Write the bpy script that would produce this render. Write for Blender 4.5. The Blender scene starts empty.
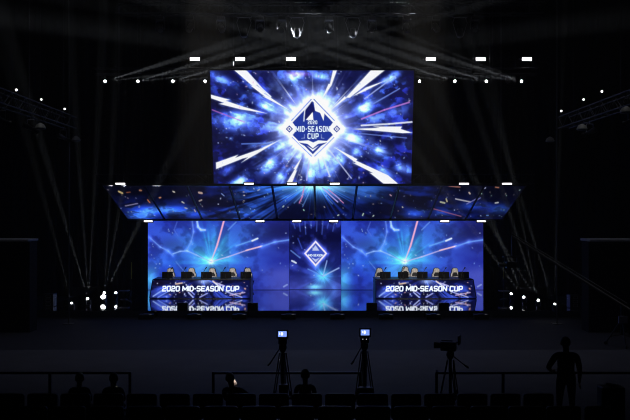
import bpy, math, random
import numpy as np
from mathutils import Vector, Matrix
random.seed(7)
C = bpy.context.scene.collection
PI = math.pi
F = 800.0           # focal length in pixels of a 630 px wide frame
EYE = 4.7           # camera height above the hall floor
STAGE = 0.3
def at(px, py, D):  # reading of the photograph: pixel + distance -> metres
    return Vector(((px-315)*D/F, D, EYE-(py-210)*D/F))

# ------------------------------------------------------------------ materials
def srgb(c):
    return tuple(((x/255.0)/12.92 if x/255.0 <= 0.04045 else ((x/255.0+0.055)/1.055)**2.4) for x in c)
MATS = {}
def mat(name, col, rough=0.6, metal=0.0, spec=0.5, noise=0.0, scale=8.0, bump=0.0):
    if name in MATS: return MATS[name]
    m = bpy.data.materials.new(name); m.use_nodes = True
    nt = m.node_tree; b = nt.nodes['Principled BSDF']
    b.inputs['Roughness'].default_value = rough; b.inputs['Metallic'].default_value = metal
    b.inputs['Specular IOR Level'].default_value = spec
    c = srgb(col)
    if noise > 0 or bump > 0:
        tc = nt.nodes.new('ShaderNodeTexCoord'); n = nt.nodes.new('ShaderNodeTexNoise')
        n.inputs['Scale'].default_value = scale; n.inputs['Detail'].default_value = 4
        nt.links.new(tc.outputs['Object'], n.inputs['Vector'])
        r = nt.nodes.new('ShaderNodeValToRGB')
        r.color_ramp.elements[0].position = .3; r.color_ramp.elements[1].position = .7
        r.color_ramp.elements[0].color = tuple(x*(1-noise) for x in c)+(1,)
        r.color_ramp.elements[1].color = tuple(min(1, x*(1+noise)) for x in c)+(1,)
        nt.links.new(n.outputs['Fac'], r.inputs['Fac']); nt.links.new(r.outputs['Color'], b.inputs['Base Color'])
        if bump > 0:
            bp = nt.nodes.new('ShaderNodeBump'); bp.inputs['Strength'].default_value = bump
            bp.inputs['Distance'].default_value = .02
            nt.links.new(n.outputs['Fac'], bp.inputs['Height']); nt.links.new(bp.outputs['Normal'], b.inputs['Normal'])
    else:
        b.inputs['Base Color'].default_value = c+(1,)
    MATS[name] = m
    return m
def emat(name, col, strength):
    if name in MATS: return MATS[name]
    m = bpy.data.materials.new(name); m.use_nodes = True
    nt = m.node_tree; nt.nodes.clear()
    o = nt.nodes.new('ShaderNodeOutputMaterial'); e = nt.nodes.new('ShaderNodeEmission')
    e.inputs['Color'].default_value = srgb(col)+(1,); e.inputs['Strength'].default_value = strength
    nt.links.new(e.outputs[0], o.inputs[0]); MATS[name] = m
    return m
def screen_mat(name, strength):
    m = bpy.data.materials.new(name); m.use_nodes = True
    nt = m.node_tree; nt.nodes.clear()
    o = nt.nodes.new('ShaderNodeOutputMaterial'); e = nt.nodes.new('ShaderNodeEmission')
    a = nt.nodes.new('ShaderNodeAttribute'); a.attribute_name = 'picture'
    # led pixels: a fine brightness ripple of the modules
    tc = nt.nodes.new('ShaderNodeTexCoord'); w = nt.nodes.new('ShaderNodeTexNoise')
    w.inputs['Scale'].default_value = 30; nt.links.new(tc.outputs['Object'], w.inputs['Vector'])
    mr = nt.nodes.new('ShaderNodeMapRange'); mr.inputs['To Min'].default_value = strength*.92; mr.inputs['To Max'].default_value = strength*1.08
    nt.links.new(w.outputs['Fac'], mr.inputs['Value']); nt.links.new(mr.outputs['Result'], e.inputs['Strength'])
    nt.links.new(a.outputs['Color'], e.inputs['Color']); nt.links.new(e.outputs[0], o.inputs[0])
    return m
BLK = mat('black_plastic', (13, 13, 15), .45)
MET = mat('black_steel', (30, 30, 33), .4, .5)
TRUSS = mat('dark_truss_metal', (34, 34, 34), .6, .2, noise=.3)
GREYM = mat('grey_metal', (120, 120, 125), .35, .8)
CLOTH = mat('black_cloth', (9, 9, 11), .95, spec=.1, noise=.4, scale=5)
LAMP = emat('lamp_white', (255, 248, 255), 6)
LAMP2 = emat('strip_white', (255, 246, 250), 2.5)
LENS = emat('lens_white', (255, 255, 255), 10)
GLASS = mat('dull_lens', (95, 95, 90), .25, spec=.8)

# ------------------------------------------------------------------ mesh builder
class MB:
    def __init__(s): s.v = []; s.f = []
    def box(s, c, d, rot=None):
        c = Vector(c); h = Vector(d)/2; n = len(s.v)
        for z in (-1, 1):
            for y in (-1, 1):
                for x in (-1, 1):
                    p = Vector((x*h.x, y*h.y, z*h.z))
                    if rot: p = rot @ p
                    s.v.append(c+p)
        s.f += [tuple(n+i for i in q) for q in ((0,2,3,1),(4,5,7,6),(0,1,5,4),(2,6,7,3),(0,4,6,2),(1,3,7,5))]
        return s
    def bar(s, a, b, r, r2=None, n=6):
        a = Vector(a); b = Vector(b); r2 = r if r2 is None else r2
        d = (b-a).normalized(); u = d.orthogonal().normalized(); w = d.cross(u); k = len(s.v)
        for p, rr in ((a, r), (b, r2)):
            for i in range(n):
                t = 2*PI*i/n; s.v.append(p+u*math.cos(t)*rr+w*math.sin(t)*rr)
        for i in range(n):
            j = (i+1) % n; s.f.append((k+i, k+j, k+n+j, k+n+i))
        s.f.append(tuple(k+i for i in range(n))[::-1]); s.f.append(tuple(k+n+i for i in range(n)))
        return s
    def lathe(s, prof, a, axis=(0,0,1), n=16):      # prof: (radius, along)
        a = Vector(a); d = Vector(axis).normalized(); u = d.orthogonal().normalized(); w = d.cross(u); k = len(s.v)
        for rr, h in prof:
            for i in range(n):
                t = 2*PI*i/n; s.v.append(a+d*h+u*math.cos(t)*rr+w*math.sin(t)*rr)
        for q in range(len(prof)-1):
            for i in range(n):
                j = (i+1) % n; s.f.append((k+q*n+i, k+q*n+j, k+(q+1)*n+j, k+(q+1)*n+i))
        s.f.append(tuple(k+i for i in range(n))[::-1]); e = k+(len(prof)-1)*n; s.f.append(tuple(e+i for i in range(n)))
        return s
    def ell(s, c, r, n=12, m=8, rot=None):
        k = len(s.v); c = Vector(c)
        for i in range(m+1):
            ph = PI*i/m
            for j in range(n):
                t = 2*PI*j/n
                p = Vector((r[0]*math.sin(ph)*math.cos(t), r[1]*math.sin(ph)*math.sin(t), r[2]*math.cos(ph)))
                if rot: p = rot @ p
                s.v.append(c+p)
        for i in range(m):
            for j in range(n):
                q = (j+1) % n; s.f.append((k+i*n+j, k+(i+1)*n+j, k+(i+1)*n+q, k+i*n+q))
        return s
    def prism(s, pts, y0, y1):                       # outline in x,z extruded along y
        k = len(s.v); n = len(pts)
        for y in (y0, y1):
            for x, z in pts: s.v.append(Vector((x, y, z)))
        s.f.append(tuple(k+i for i in range(n))); s.f.append(tuple(k+n+i for i in range(n))[::-1])
        for i in range(n):
            j = (i+1) % n; s.f.append((k+i, k+n+i, k+n+j, k+j))
        return s
    def prismx(s, pts, x0, x1):                      # outline in y,z extruded along x
        k = len(s.v); n = len(pts)
        for x in (x0, x1):
            for y, z in pts: s.v.append(Vector((x, y, z)))
        s.f.append(tuple(k+i for i in range(n))[::-1]); s.f.append(tuple(k+n+i for i in range(n)))
        for i in range(n):
            j = (i+1) % n; s.f.append((k+i, k+j, k+n+j, k+n+i))
        return s
    def build(s, name, m, parent=None, bevel=0, smooth=False, loc=(0,0,0), rz=0):
        me = bpy.data.meshes.new(name); me.from_pydata([tuple(p) for p in s.v], [], s.f)
        me.materials.append(m); me.validate(); me.update()
        if smooth:
            me.polygons.foreach_set('use_smooth', [True]*len(me.polygons))
            try: me.set_sharp_from_angle(angle=math.radians(40))
            except Exception: pass
        o = bpy.data.objects.new(name, me); C.objects.link(o)
        o.location = loc; o.rotation_euler.z = rz
        if parent: o.parent = parent
        if bevel:
            b = o.modifiers.new('bevel', 'BEVEL'); b.width = bevel; b.segments = 2; b.limit_method = 'ANGLE'
        return o
def tag(o, label=None, cat=None, group=None, kind=None):
    for k, v in (('label', label), ('category', cat), ('group', group), ('kind', kind)):
        if v: o[k] = v
    return o
def thing(name, loc, label, cat, group=None, rz=0):
    o = bpy.data.objects.new(name, None); C.objects.link(o); o.empty_display_size = .2
    o.location = loc; o.rotation_euler.z = rz
    return tag(o, label, cat, group)
def copy_tree(o, parent=None):
    c = o.copy(); C.objects.link(c); c.parent = parent
    for ch in list(o.children): copy_tree(ch, c)
    return c
ORD = ['leftmost', 'second from the left', 'third from the left', 'fourth from the left', 'fifth from the left', 'sixth from the left',
       'seventh from the left', 'eighth from the left', 'ninth from the left', 'tenth from the left']
def nth(i, n):
    ro = ['rightmost', 'second from the right', 'third from the right', 'fourth from the right', 'fifth from the right', 'sixth from the right',
          'seventh from the right', 'eighth from the right', 'ninth from the right']
    if n == 1: return 'only one'
    if n % 2 and i == n//2 and n > 2: return 'middle one'
    return ORD[i] if i < n/2 else ro[n-1-i]
GLY = {'2': [[(0,.8),(.15,1),(.85,1),(1,.85),(1,.65),(.85,.52),(.15,.45),(0,.3),(0,0),(1,0)]], '0': [[(.15,0),(0,.15),(0,.85),(.15,1),(.85,1),(1,.85),(1,.15),(.85,0),(.15,0)]],
       'M': [[(0,0),(0,1),(.5,.25),(1,1),(1,0)]], 'I': [[(0,0),(0,1)]], 'D': [[(0,0),(0,1),(.7,1),(1,.75),(1,.25),(.7,0),(0,0)]], '-': [[(0,.48),(1,.48)]],
       'S': [[(1,.9),(.85,1),(.15,1),(0,.85),(0,.65),(.15,.52),(.85,.48),(1,.35),(1,.15),(.85,0),(.15,0),(0,.1)]], 'E': [[(1,1),(0,1),(0,0),(1,0)],[(0,.5),(.85,.5)]],
       'A': [[(0,0),(.5,1),(1,0)],[(.22,.32),(.78,.32)]], 'O': [[(.15,0),(0,.15),(0,.85),(.15,1),(.85,1),(1,.85),(1,.15),(.85,0),(.15,0)]], 'N': [[(0,0),(0,1),(1,0),(1,1)]],
       'C': [[(1,.88),(.85,1),(.15,1),(0,.85),(0,.15),(.15,0),(.85,0),(1,.12)]], 'U': [[(0,1),(0,.15),(.15,0),(.85,0),(1,.15),(1,1)]], 'P': [[(0,0),(0,1),(.85,1),(1,.85),(1,.5),(.85,.38),(0,.38)]]}
GW = {'I': .0, '-': .35, 'M': 1.45, 'N': 1.1}
def text_mesh(s, name, m, parent, loc, width, height, rot=(PI/2,0,0), stroke=.2, gap=.42, shear=0.0, gw=.8):
    """block lettering from strokes; stroke, gap and glyph width are in letter heights"""
    x = 0; P = []
    for ch in s:
        if ch == ' ': x += gap+.25; continue
        w = GW.get(ch, 1)*gw
        for pl in GLY[ch]: P.append([(x+a*w+shear*b, b) for a, b in pl])
        x += w+gap
    W = x-gap; H = 1.0; mb = MB(); sx = (width-stroke*height)/W; sy = height*(1-stroke); hs = stroke*height/2; q = 0
    for pl in P:
        pl = [Vector(((a-W/2)*sx, (b-.5)*sy, 0)) for a, b in pl]
        for a, b in zip(pl, pl[1:]):
            d = (b-a); L = d.length; d = d/L; ang_ = math.atan2(d.y, d.x); q += 1
            mb.box(((a.x+b.x)/2, (a.y+b.y)/2, .004+.0003*(q % 5)), (L+hs*1.0, 2*hs, .008), Matrix.Rotation(ang_, 3, 'Z'))
    o = mb.build(name, m, parent); o.rotation_euler = rot; o.location = loc
    return o

# ------------------------------------------------------------------ picture maths for the LED screens (what they display)
rng = np.random.RandomState(3)
_T = rng.rand(256, 256)
def vnoise(x, y, px=256):
    xi = np.floor(x).astype(int); yi = np.floor(y).astype(int); fx = x-xi; fy = y-yi
    fx = fx*fx*(3-2*fx); fy = fy*fy*(3-2*fy)
    a = _T[yi % 256, xi % px]; b = _T[yi % 256, (xi+1) % px]; c = _T[(yi+1) % 256, xi % px]; d = _T[(yi+1) % 256, (xi+1) % px]
    return (a*(1-fx)+b*fx)*(1-fy)+(c*(1-fx)+d*fx)*fy
def fbm(x, y, o=4):
    s = 0; a = .5; t = 0
    for i in range(o): s = s+a*vnoise(x*2**i+17*i, y*2**i+31*i); t += a; a *= .5
    return s/t
def streak(x, y, cx, cy, k=40, q=.06):
    th = np.arctan2(y-cy, x-cx)/(2*PI)+.5; r = np.hypot(x-cx, y-cy)
    return .6*vnoise(th*k, r*q, k)+.4*vnoise(th*k*3, r*q*1.5+9, k*3)
def sst(a, b, x): t = np.clip((x-a)/(b-a), 0, 1); return t*t*(3-2*t)
class Pic:
    def __init__(s, X, Y, base): s.X = X; s.Y = Y; s.c = np.ones(X.shape+(3,))*np.array(base, float)
    def mix(s, col, a): a = np.clip(a, 0, 1)[..., None]; s.c = s.c*(1-a)+np.array(col, float)*a
    def add(s, col, a): s.c = s.c+np.array(col, float)*np.clip(a, 0, None)[..., None]
    def blob(s, cx, cy, L, W, ang, col, a):
        dx = s.X-cx; dy = s.Y-cy; u = dx*math.cos(ang)+dy*math.sin(ang); v = -dx*math.sin(ang)+dy*math.cos(ang)
        s.add(col, a*np.exp(-(u/L)**2-(v/W)**2))
    def poly(s, pts, col, soft=.35, a=1.0):
        X, Y = s.X, s.Y; n = len(pts); d = np.full(X.shape, 1e9); ins = np.zeros(X.shape, bool)
        for i in range(n):
            x0, y0 = pts[i]; x1, y1 = pts[(i+1) % n]; ex, ey = x1-x0, y1-y0; L = ex*ex+ey*ey+1e-9
            t = np.clip(((X-x0)*ex+(Y-y0)*ey)/L, 0, 1); d = np.minimum(d, np.hypot(X-x0-t*ex, Y-y0-t*ey))
            if y0 != y1:
                ins ^= ((y0 > Y) != (y1 > Y)) & (X < ex*(Y-y0)/(y1-y0)+x0)
        s.mix(col, a*sst(-soft, soft, np.where(ins, d, -d)))
    def line(s, pts, w, col, a=1.0, glow=0, gcol=None, taper=False):
        X, Y = s.X, s.Y; n = len(pts)-1
        for i in range(n):
            (x0, y0), (x1, y1) = pts[i], pts[i+1]; ex, ey = x1-x0, y1-y0; L = ex*ex+ey*ey+1e-9
            t = np.clip(((X-x0)*ex+(Y-y0)*ey)/L, 0, 1); d = np.hypot(X-x0-t*ex, Y-y0-t*ey)
            ww = w*((1-(i+t)/n)*.8+.2) if taper else w
            if glow: s.add(gcol or col, .35*a*np.exp(-(d/glow)**2))
            s.mix(col, a*(1-sst(ww*.5, ww*.5+.7, d)))
    def specks(s, n, box, cols, rs, amin=.5, size=(.3, .7)):
        R = np.random.RandomState(rs)
        for i in range(n):
            x = R.uniform(box[0], box[2]); y = R.uniform(box[1], box[3]); r = R.uniform(*size); t = R.uniform(0, PI)
            e = R.uniform(1, 2.2); c = cols[R.randint(len(cols))]; a = R.uniform(amin, 1)
            m = (abs(s.X-x) < 4) & (abs(s.Y-y) < 4)
            dx = s.X[m]-x; dy = s.Y[m]-y; u = (dx*math.cos(t)+dy*math.sin(t))/e; v = -dx*math.sin(t)+dy*math.cos(t)
            w = (a*np.exp(-(u*u+v*v)/(r*r)))[..., None]
            s.c[m] = s.c[m]*(1-w)+np.array(c, float)*w
    def out(s):
        c = np.clip(s.c, 0, 255)/255.0
        return np.where(c <= .04045, c/12.92, ((c+.055)/1.055)**2.4)
def grid_screen(name, nx, ny, P, pic, m, parent=None):
    """P(u,v)->3 arrays; pic(u,v)->linear rgb; u to the right, v downwards"""
    u, v = np.meshgrid(np.linspace(0, 1, nx+1), np.linspace(0, 1, ny+1))
    x, y, z = P(u, v); co = np.stack([x, y, z], -1).reshape(-1, 3)
    i = np.arange(ny)[:, None]*(nx+1)+np.arange(nx)[None, :]
    q = np.stack([i, i+nx+1, i+nx+2, i+1], -1).reshape(-1, 4)
    me = bpy.data.meshes.new(name); me.vertices.add(len(co)); me.vertices.foreach_set('co', co.ravel().astype('f'))
    me.loops.add(q.size); me.loops.foreach_set('vertex_index', q.ravel().astype('i'))
    me.polygons.add(len(q)); me.polygons.foreach_set('loop_start', (np.arange(len(q))*4).astype('i'))
    me.update(calc_edges=True); me.validate()
    col = pic(u, v).reshape(-1, 3); at_ = me.color_attributes.new('picture', 'FLOAT_COLOR', 'POINT')
    at_.data.foreach_set('color', np.concatenate([col, np.ones((len(col), 1))], 1).ravel().astype('f'))
    me.materials.append(m); o = bpy.data.objects.new(name, me); C.objects.link(o)
    if parent: o.parent = parent
    return o
ang = lambda x, y, cx, cy: math.atan2(y-cy, x-cx)

def pic_main(u, v):
    X = 210+204*u; Y = 70.5+113.5*v; cx, cy = 312.5, 127.0
    r = np.hypot(X-cx, (Y-cy)*1.05)
    p = Pic(X, Y, (9, 10, 58)); fine = streak(X, Y, cx, cy, 80, .015)
    s = streak(X, Y, cx, cy, 36, .05); n = fbm(X*.05+3, Y*.06+1); n2 = fbm(X*.14+20, Y*.16+8, 4)
    p.mix((38, 50, 196), sst(.38, .66, n*.6+s*.4)*.95)
    p.mix((70, 120, 245), sst(.5, .8, n2*.55+s*.45)*.75)
    p.mix((8, 8, 44), sst(.46, .6, .75*fbm(X*.09+50, Y*.11+70)+.25*fine)*.8*sst(26, 50, r))
    fine = streak(X, Y, cx, cy, 80, .015)
    cl = fbm(X*.16+9, Y*.2+77, 5); p.mix((12, 12, 62), sst(.52, .59, .8*cl+.2*fine)*.9*sst(30, 46, r))
    for bx, by, L, W, a in [(224,81,11,4.5,.75),(269,106,9,5,1),(241,118,12,6,.95),(294,78,5,9,.75),(321,77,4,8,.8),(363,108,8,5.5,1.15),(387,80,10,4,.8),
                            (373,118,12,5,.55),(240,125,13,6,.55),(269,163,8,5.5,1.05),(238,181,13,5,.8),(281,144,8,4,.6),(280,177,7,5,.7),(352,137,9,5,.75),
                            (338,156,6,4.5,.85),(356,151,5,4,.7),(379,149,7,4.5,.75),(403,167,9,5,.85),(383,170,10,4,.55),(310,172,10,4,.6),(300,88,9,7,.4),(330,170,8,5,.4),(222,120,8,5,.4),(395,110,12,6,.35),(228,168,9,4,.3)]:
        t = ang(bx, by, cx, cy); m = .55+.9*(s-.3)+.5*(n2-.4)
        p.blob(bx+math.cos(t)*L*.4, by+math.sin(t)*L*.4, L*1.25, W, t, (80, 130, 255), a*(.5+.9*sst(.35, .6, cl)))
        dx, dy = X-bx, Y-by; uu = dx*math.cos(t)+dy*math.sin(t); vv = -dx*math.sin(t)+dy*math.cos(t)
        p.add((130, 160, 190), a*m*np.exp(-(np.where(uu < 0, uu*2.2, uu*.8)/(L*.8))**2-(vv/(W*.75))**2)*(.8+1.3*sst(.4, .8, fine)))
    p.blob(294, 74, 3, 8, PI/2, (160, 60, 90), .5); p.blob(304, 74, 2, 7, PI/2, (120, 60, 110), .5)
    p.add((150, 185, 255), np.exp(-(r/50)**2)*(.3+.8*sst(.35, .7, .5*s+.5*n2)))
    p.add((200, 215, 255), np.exp(-(r/34)**3)*1.05)
    p.mix((225, 235, 255), sst(.68, .82, fine)*np.exp(-((r-34)/20)**2)*.85)
    p.mix((90, 120, 240), sst(.62, .85, fine)*sst(40, 60, r)*.3*sst(.4, .6, n2))
    for seg, w, c, a in [([(410,101.5),(385,109),(362,118)],.8,(205,130,225),.8),([(211,109),(243,121)],.6,(190,110,200),.7),([(413,121),(390,123),(362,124.5)],1.0,(235,240,255),.9),
                      ([(408,137),(345,131)],.5,(130,160,250),.6),([(330,150),(352,178)],.7,(210,220,255),.7),([(322,156),(330,176)],.8,(220,230,255),.8),
                      ([(309,158),(306,180)],.7,(190,190,255),.8),([(247,72),(262,89),(270,96)],1.3,(240,244,255),1),([(395,76),(365,98)],.6,(170,190,255),.8),([(400,88),(372,104)],.5,(120,150,240),.8),([(240,143),(275,142)],.7,(110,150,250),.7)]:
        p.line(seg, w, c, a)
    W_ = (250, 251, 255)
    B = [[(234,70),(246,70),(258,85),(256,84.5),(266,93),(263.5,92.5),(290,110),(262,95.5),(264.5,96),(250,85),(252,85.5)],
         [(210,94),(229,99),(225,100),(243,106),(266,112.5),(240,108.5),(218,103),(223,102),(210,97.5)],
         [(213,162),(236,154),(233,157),(262,147),(257,148.5),(279,139),(256,152.5),(258,151.5),(239,162),(246,156.5),(240,158),(213,168.5)],
         [(284,185),(290,185),(296,170),(295,170),(301.5,156),(292.5,168.5),(294,168.5)],
         [(334,146),(358,158.5),(357,160),(390,175),(402,185),(387,185),(371,172.5),(374,172.5),(354,162.5),(357,162.5)],
         [(352,128),(380,126.8),(374,125.6),(403,125.6),(402,128),(414,131.8),(404,132.2),(372,129.4)],
         [(331,109),(345,95.5),(346,97),(371,70),(385,70),(350,97),(347,97)],
         [(353,95.5),(366,87),(385,80.5),(365,90.5)],
         [(333,70),(337,70),(331.5,85),(321.5,99),(328.5,83.5),(330,83.5)]]
    for b in B:
        p.poly(b, (150, 185, 255), 2.2, .6); p.poly(b, W_, .4)
    p.specks(150, (211, 71, 413, 183), [(235,240,255),(170,200,255),(240,200,230),(200,220,255)], 5)
    # emblem
    d = np.abs(X-312.8)/28.5+np.abs(Y-127)/30.5
    p.add((255, 255, 255), np.exp(-(np.maximum(d-.9, 0)/.25)**2)*.75)
    d1 = sst(1.02, .96, d); p.mix((252, 253, 255), d1)
    bl = (36, 58, 158); nv = (22, 26, 96)
    p.poly([(312.5,100.5),(333,121.5),(329.6,126),(329.6,130),(333,134),(327,140),(318,139.4),(313,141.5),(308,139.4),(298,140),(292,134),(295.4,130),(295.4,126),(292,121.5)], bl, .3)
    p.poly([(303,119),(305,108),(311.5,100.8),(315,110),(308,117)], nv, .3)
    p.poly([(305.5,119),(312.5,111),(313.2,119)], (255,255,255), .3)
    p.poly([(313,98),(324.5,111.5),(323.5,120),(320,112),(315,110)], (255,255,255), .3)
    p.line([(303.5,120),(304.5,109),(310,102)], .5, (240,245,255), .9)
    p.poly([(298,141.5),(307,143),(312.5,147.5),(318,143),(327,141.5),(321,145),(312.5,153.5),(304,145)], bl, .3)
    p.poly([(306,144.5),(312.5,150.5),(319,144.5),(312.5,148.3)], (255,255,255), .3)
    for a, b in (((291,119.5),(311,98.6)),((334.5,119.5),(314,98.6)),((291.5,136.5),(311,155.5)),((334,136.5),(314.5,155.5))):
        p.line([a, b], .35, bl, .75)
    for sx in (288.7, 337.0):
        e = np.abs(X-sx)+np.abs(Y-128); p.mix(bl, sst(3.9, 3.4, e)*sst(2.0, 2.5, e)); p.mix(bl, sst(1.3, .9, e))
    p.line([(307.5,131.8),(307.5,132.6),(303,136.5),(304.5,137.5)], .4, W_, .0)
    p.line([(304,133.5),(304,137),(301,137.5)], .1, W_, .45); p.line([(321.3,133.5),(321.3,137),(324,137.5)], .1, W_, .45)
    return p.out()

def pic_wall(u, v):
    X = 148+141*u; Y = 221+69*v; cx, cy = 211, 261.8
    r = np.hypot(X-cx, Y-cy); th = np.arctan2(cy-Y, X-cx)
    s = streak(X, Y, cx, cy, 30, .03); n = fbm(X*.04+5, Y*.05+2); n2 = fbm(X*.09+11, Y*.1+4)
    p = Pic(X, Y, (36, 52, 182))
    p.mix((58, 92, 226), sst(.35, .7, n)*.8); p.mix((26, 32, 124), sst(.42, .62, n2)*.6)
    p.mix((40, 44, 140), sst(235, 289, X)*.6); p.mix((22, 26, 92), sst(262, 289, X)*sst(262, 225, Y)*.7)
    p.mix((92, 100, 205), sst(262, 275, Y)*sst(248, 285, X)*.55); p.mix((30, 34, 110), sst(260, 225, Y)*sst(248, 275, X)*.3)
    s = .5*s+.5*streak(X, Y, cx, cy, 13, .05)
    fan = np.exp(-(r/30)**2)*(.5+.5*sst(.35, .75, s))*np.where(Y < cy+3, 1, .55)
    p.add((26, 124, 60), fan*1.15); p.add((30, 60, 30), np.exp(-(r/15)**2)*(.4+.6*s)); p.add((150, 90, 40), np.exp(-(r/3.2)**2))
    p.add((10, 50, 50), sst(.5, .8, s)*np.exp(-(r/55)**2)*np.clip(np.sin(th), 0, 1)*.6)
    p.blob(149, 281, 9, 13, 0, (40, 120, 70), .9); p.blob(169, 263, 16, 10, 0, (10, 40, 50), .7)
    p.blob(171, 245, 14, 7, 0, (-8, -14, -60), .8); p.blob(262, 232, 25, 8, 0, (-6, -10, -50), .7)
    p.line([(211,262),(217,244),(224,221)], .3, (230,190,235), .6, 3, (30,20,40)); p.poly([(211,262),(216.2,246),(222.8,221),(224.6,221),(217.8,246)], (255,182,215), .45, .95)
    p.line([(211,262),(228,257),(248,250),(261,246.5)], .45, (215,195,245), .75, 2.5, (40,50,60)); p.line([(246,250.6),(262,246.2)], .7, (255,200,210), .75)
    p.line([(262,246.5),(275,242),(289,240)], .7, (110,160,250), .8, 2.5)
    p.line([(211,262),(204,259),(196,255),(187,251),(180,251.5),(173,254)], .5, (150,190,255), .75, 2.2, (60,80,120))
    p.line([(173,256),(168,251),(160,247),(149,237)], .5, (120,165,250), .6, 2)
    p.line([(192,220),(193.5,232),(191,242),(187,250)], .5, (125,165,250), .5, 2)
    p.line([(177,222),(174,230),(178,236)], .5, (90,120,230), .5); p.line([(197,221),(198,227),(201,230),(205,230)], 1.0, (165,205,255), .9, 1.6)
    p.line([(236,246),(257,239)], .4, (120,190,245), .6, 1.6); p.line([(252,241),(257.5,238.5)], .9, (235,245,255), .9)
    p.line([(228,230),(236,222)], .5, (120,170,250), .6); p.line([(187,275),(181,268),(176,262)], .5, (110,150,240), .5)
    for i in range(0):
        a = .5+i*.47; p.line([(cx+8*math.cos(a), cy-8*math.sin(a)), (cx+(22+6*(i % 3))*math.cos(a), cy-(22+6*(i % 3))*math.sin(a))], .5, (110,205,250), .45)
    p.specks(34, (150, 222, 288, 288), [(200,220,255),(150,190,255)], 9, .4, (.3, .55))
    p.line([(283.5,287),(287,285)], .9, (190,215,255), .5)
    return p.out()

def pic_centre(u, v):
    X = 289.5+51.5*u; Y = 223+67*v; cx, cy = 323, 277
    s = streak(X, Y, cx, cy, 24, .03); n = fbm(X*.08+2, Y*.09+9); n2 = fbm(X*.16+31, Y*.16+3)
    r = np.hypot(X-cx, Y-cy)
    p = Pic(X, Y, (22, 28, 104))
    p.mix((56, 72, 196), sst(.4, .7, n*.6+s*.4)*.85); p.mix((44, 62, 190), sst(234, 224, Y)*.7)
    p.mix((8, 9, 48), np.exp(-((Y-241+3*n2)/9)**2)*.9*sst(.2, .5, n2+.1)); p.mix((10, 11, 56), sst(268, 245, Y)*sst(.45, .6, n2)*.55)
    p.mix((88, 98, 205), sst(268, 290, Y)*.45)
    p.add((50, 150, 130), np.exp(-(r/7)**2)*1.0+np.exp(-(r/15)**2)*.35*s); p.line([(cx,cy),(327,262)], .5, (160,190,250), .8); p.line([(cx,cy),(339,269)], .6, (170,200,255), .8); p.line([(cx,cy),(308,270)], .5, (110,160,250), .7)
    p.blob(315, 287.5, 7, 2.4, 0, (70, 150, 110), 1.0); p.blob(334, 288, 5, 4, 0, (30, 60, 70), .6)
    p.line([(291,252),(300,259)], .7, (120,170,255), .6); p.line([(292,262),(296,264)], 1.0, (225,235,255), .9); p.line([(298,240),(302,250)], .5, (70,100,220), .6)
    for i in range(8): p.line([(293+6*i, 223), (295+5.4*i, 230+3*(i % 3))], .5, (90,120,230), .5)
    d = np.abs(X-315.7)/11.3+np.abs(Y-254.8)/12.4
    p.add((90, 110, 200), np.exp(-((d-1)/.25)**2)*.7); p.mix((60, 84, 200), sst(1, .9, d)); p.mix((250, 240, 255), sst(.13, .06, np.abs(d-.93)))
    p.poly([(312,252),(315.5,246.5),(319.5,252)], (230,235,255), .3, .8); p.poly([(311,258.5),(315.7,260.5),(320.5,258.5),(315.7,263.5)], (225,230,255), .3, .8)
    p.specks(16, (291, 224, 340, 288), [(200,220,255),(150,190,255)], 12, .4, (.3, .55))
    return p.out()

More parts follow.
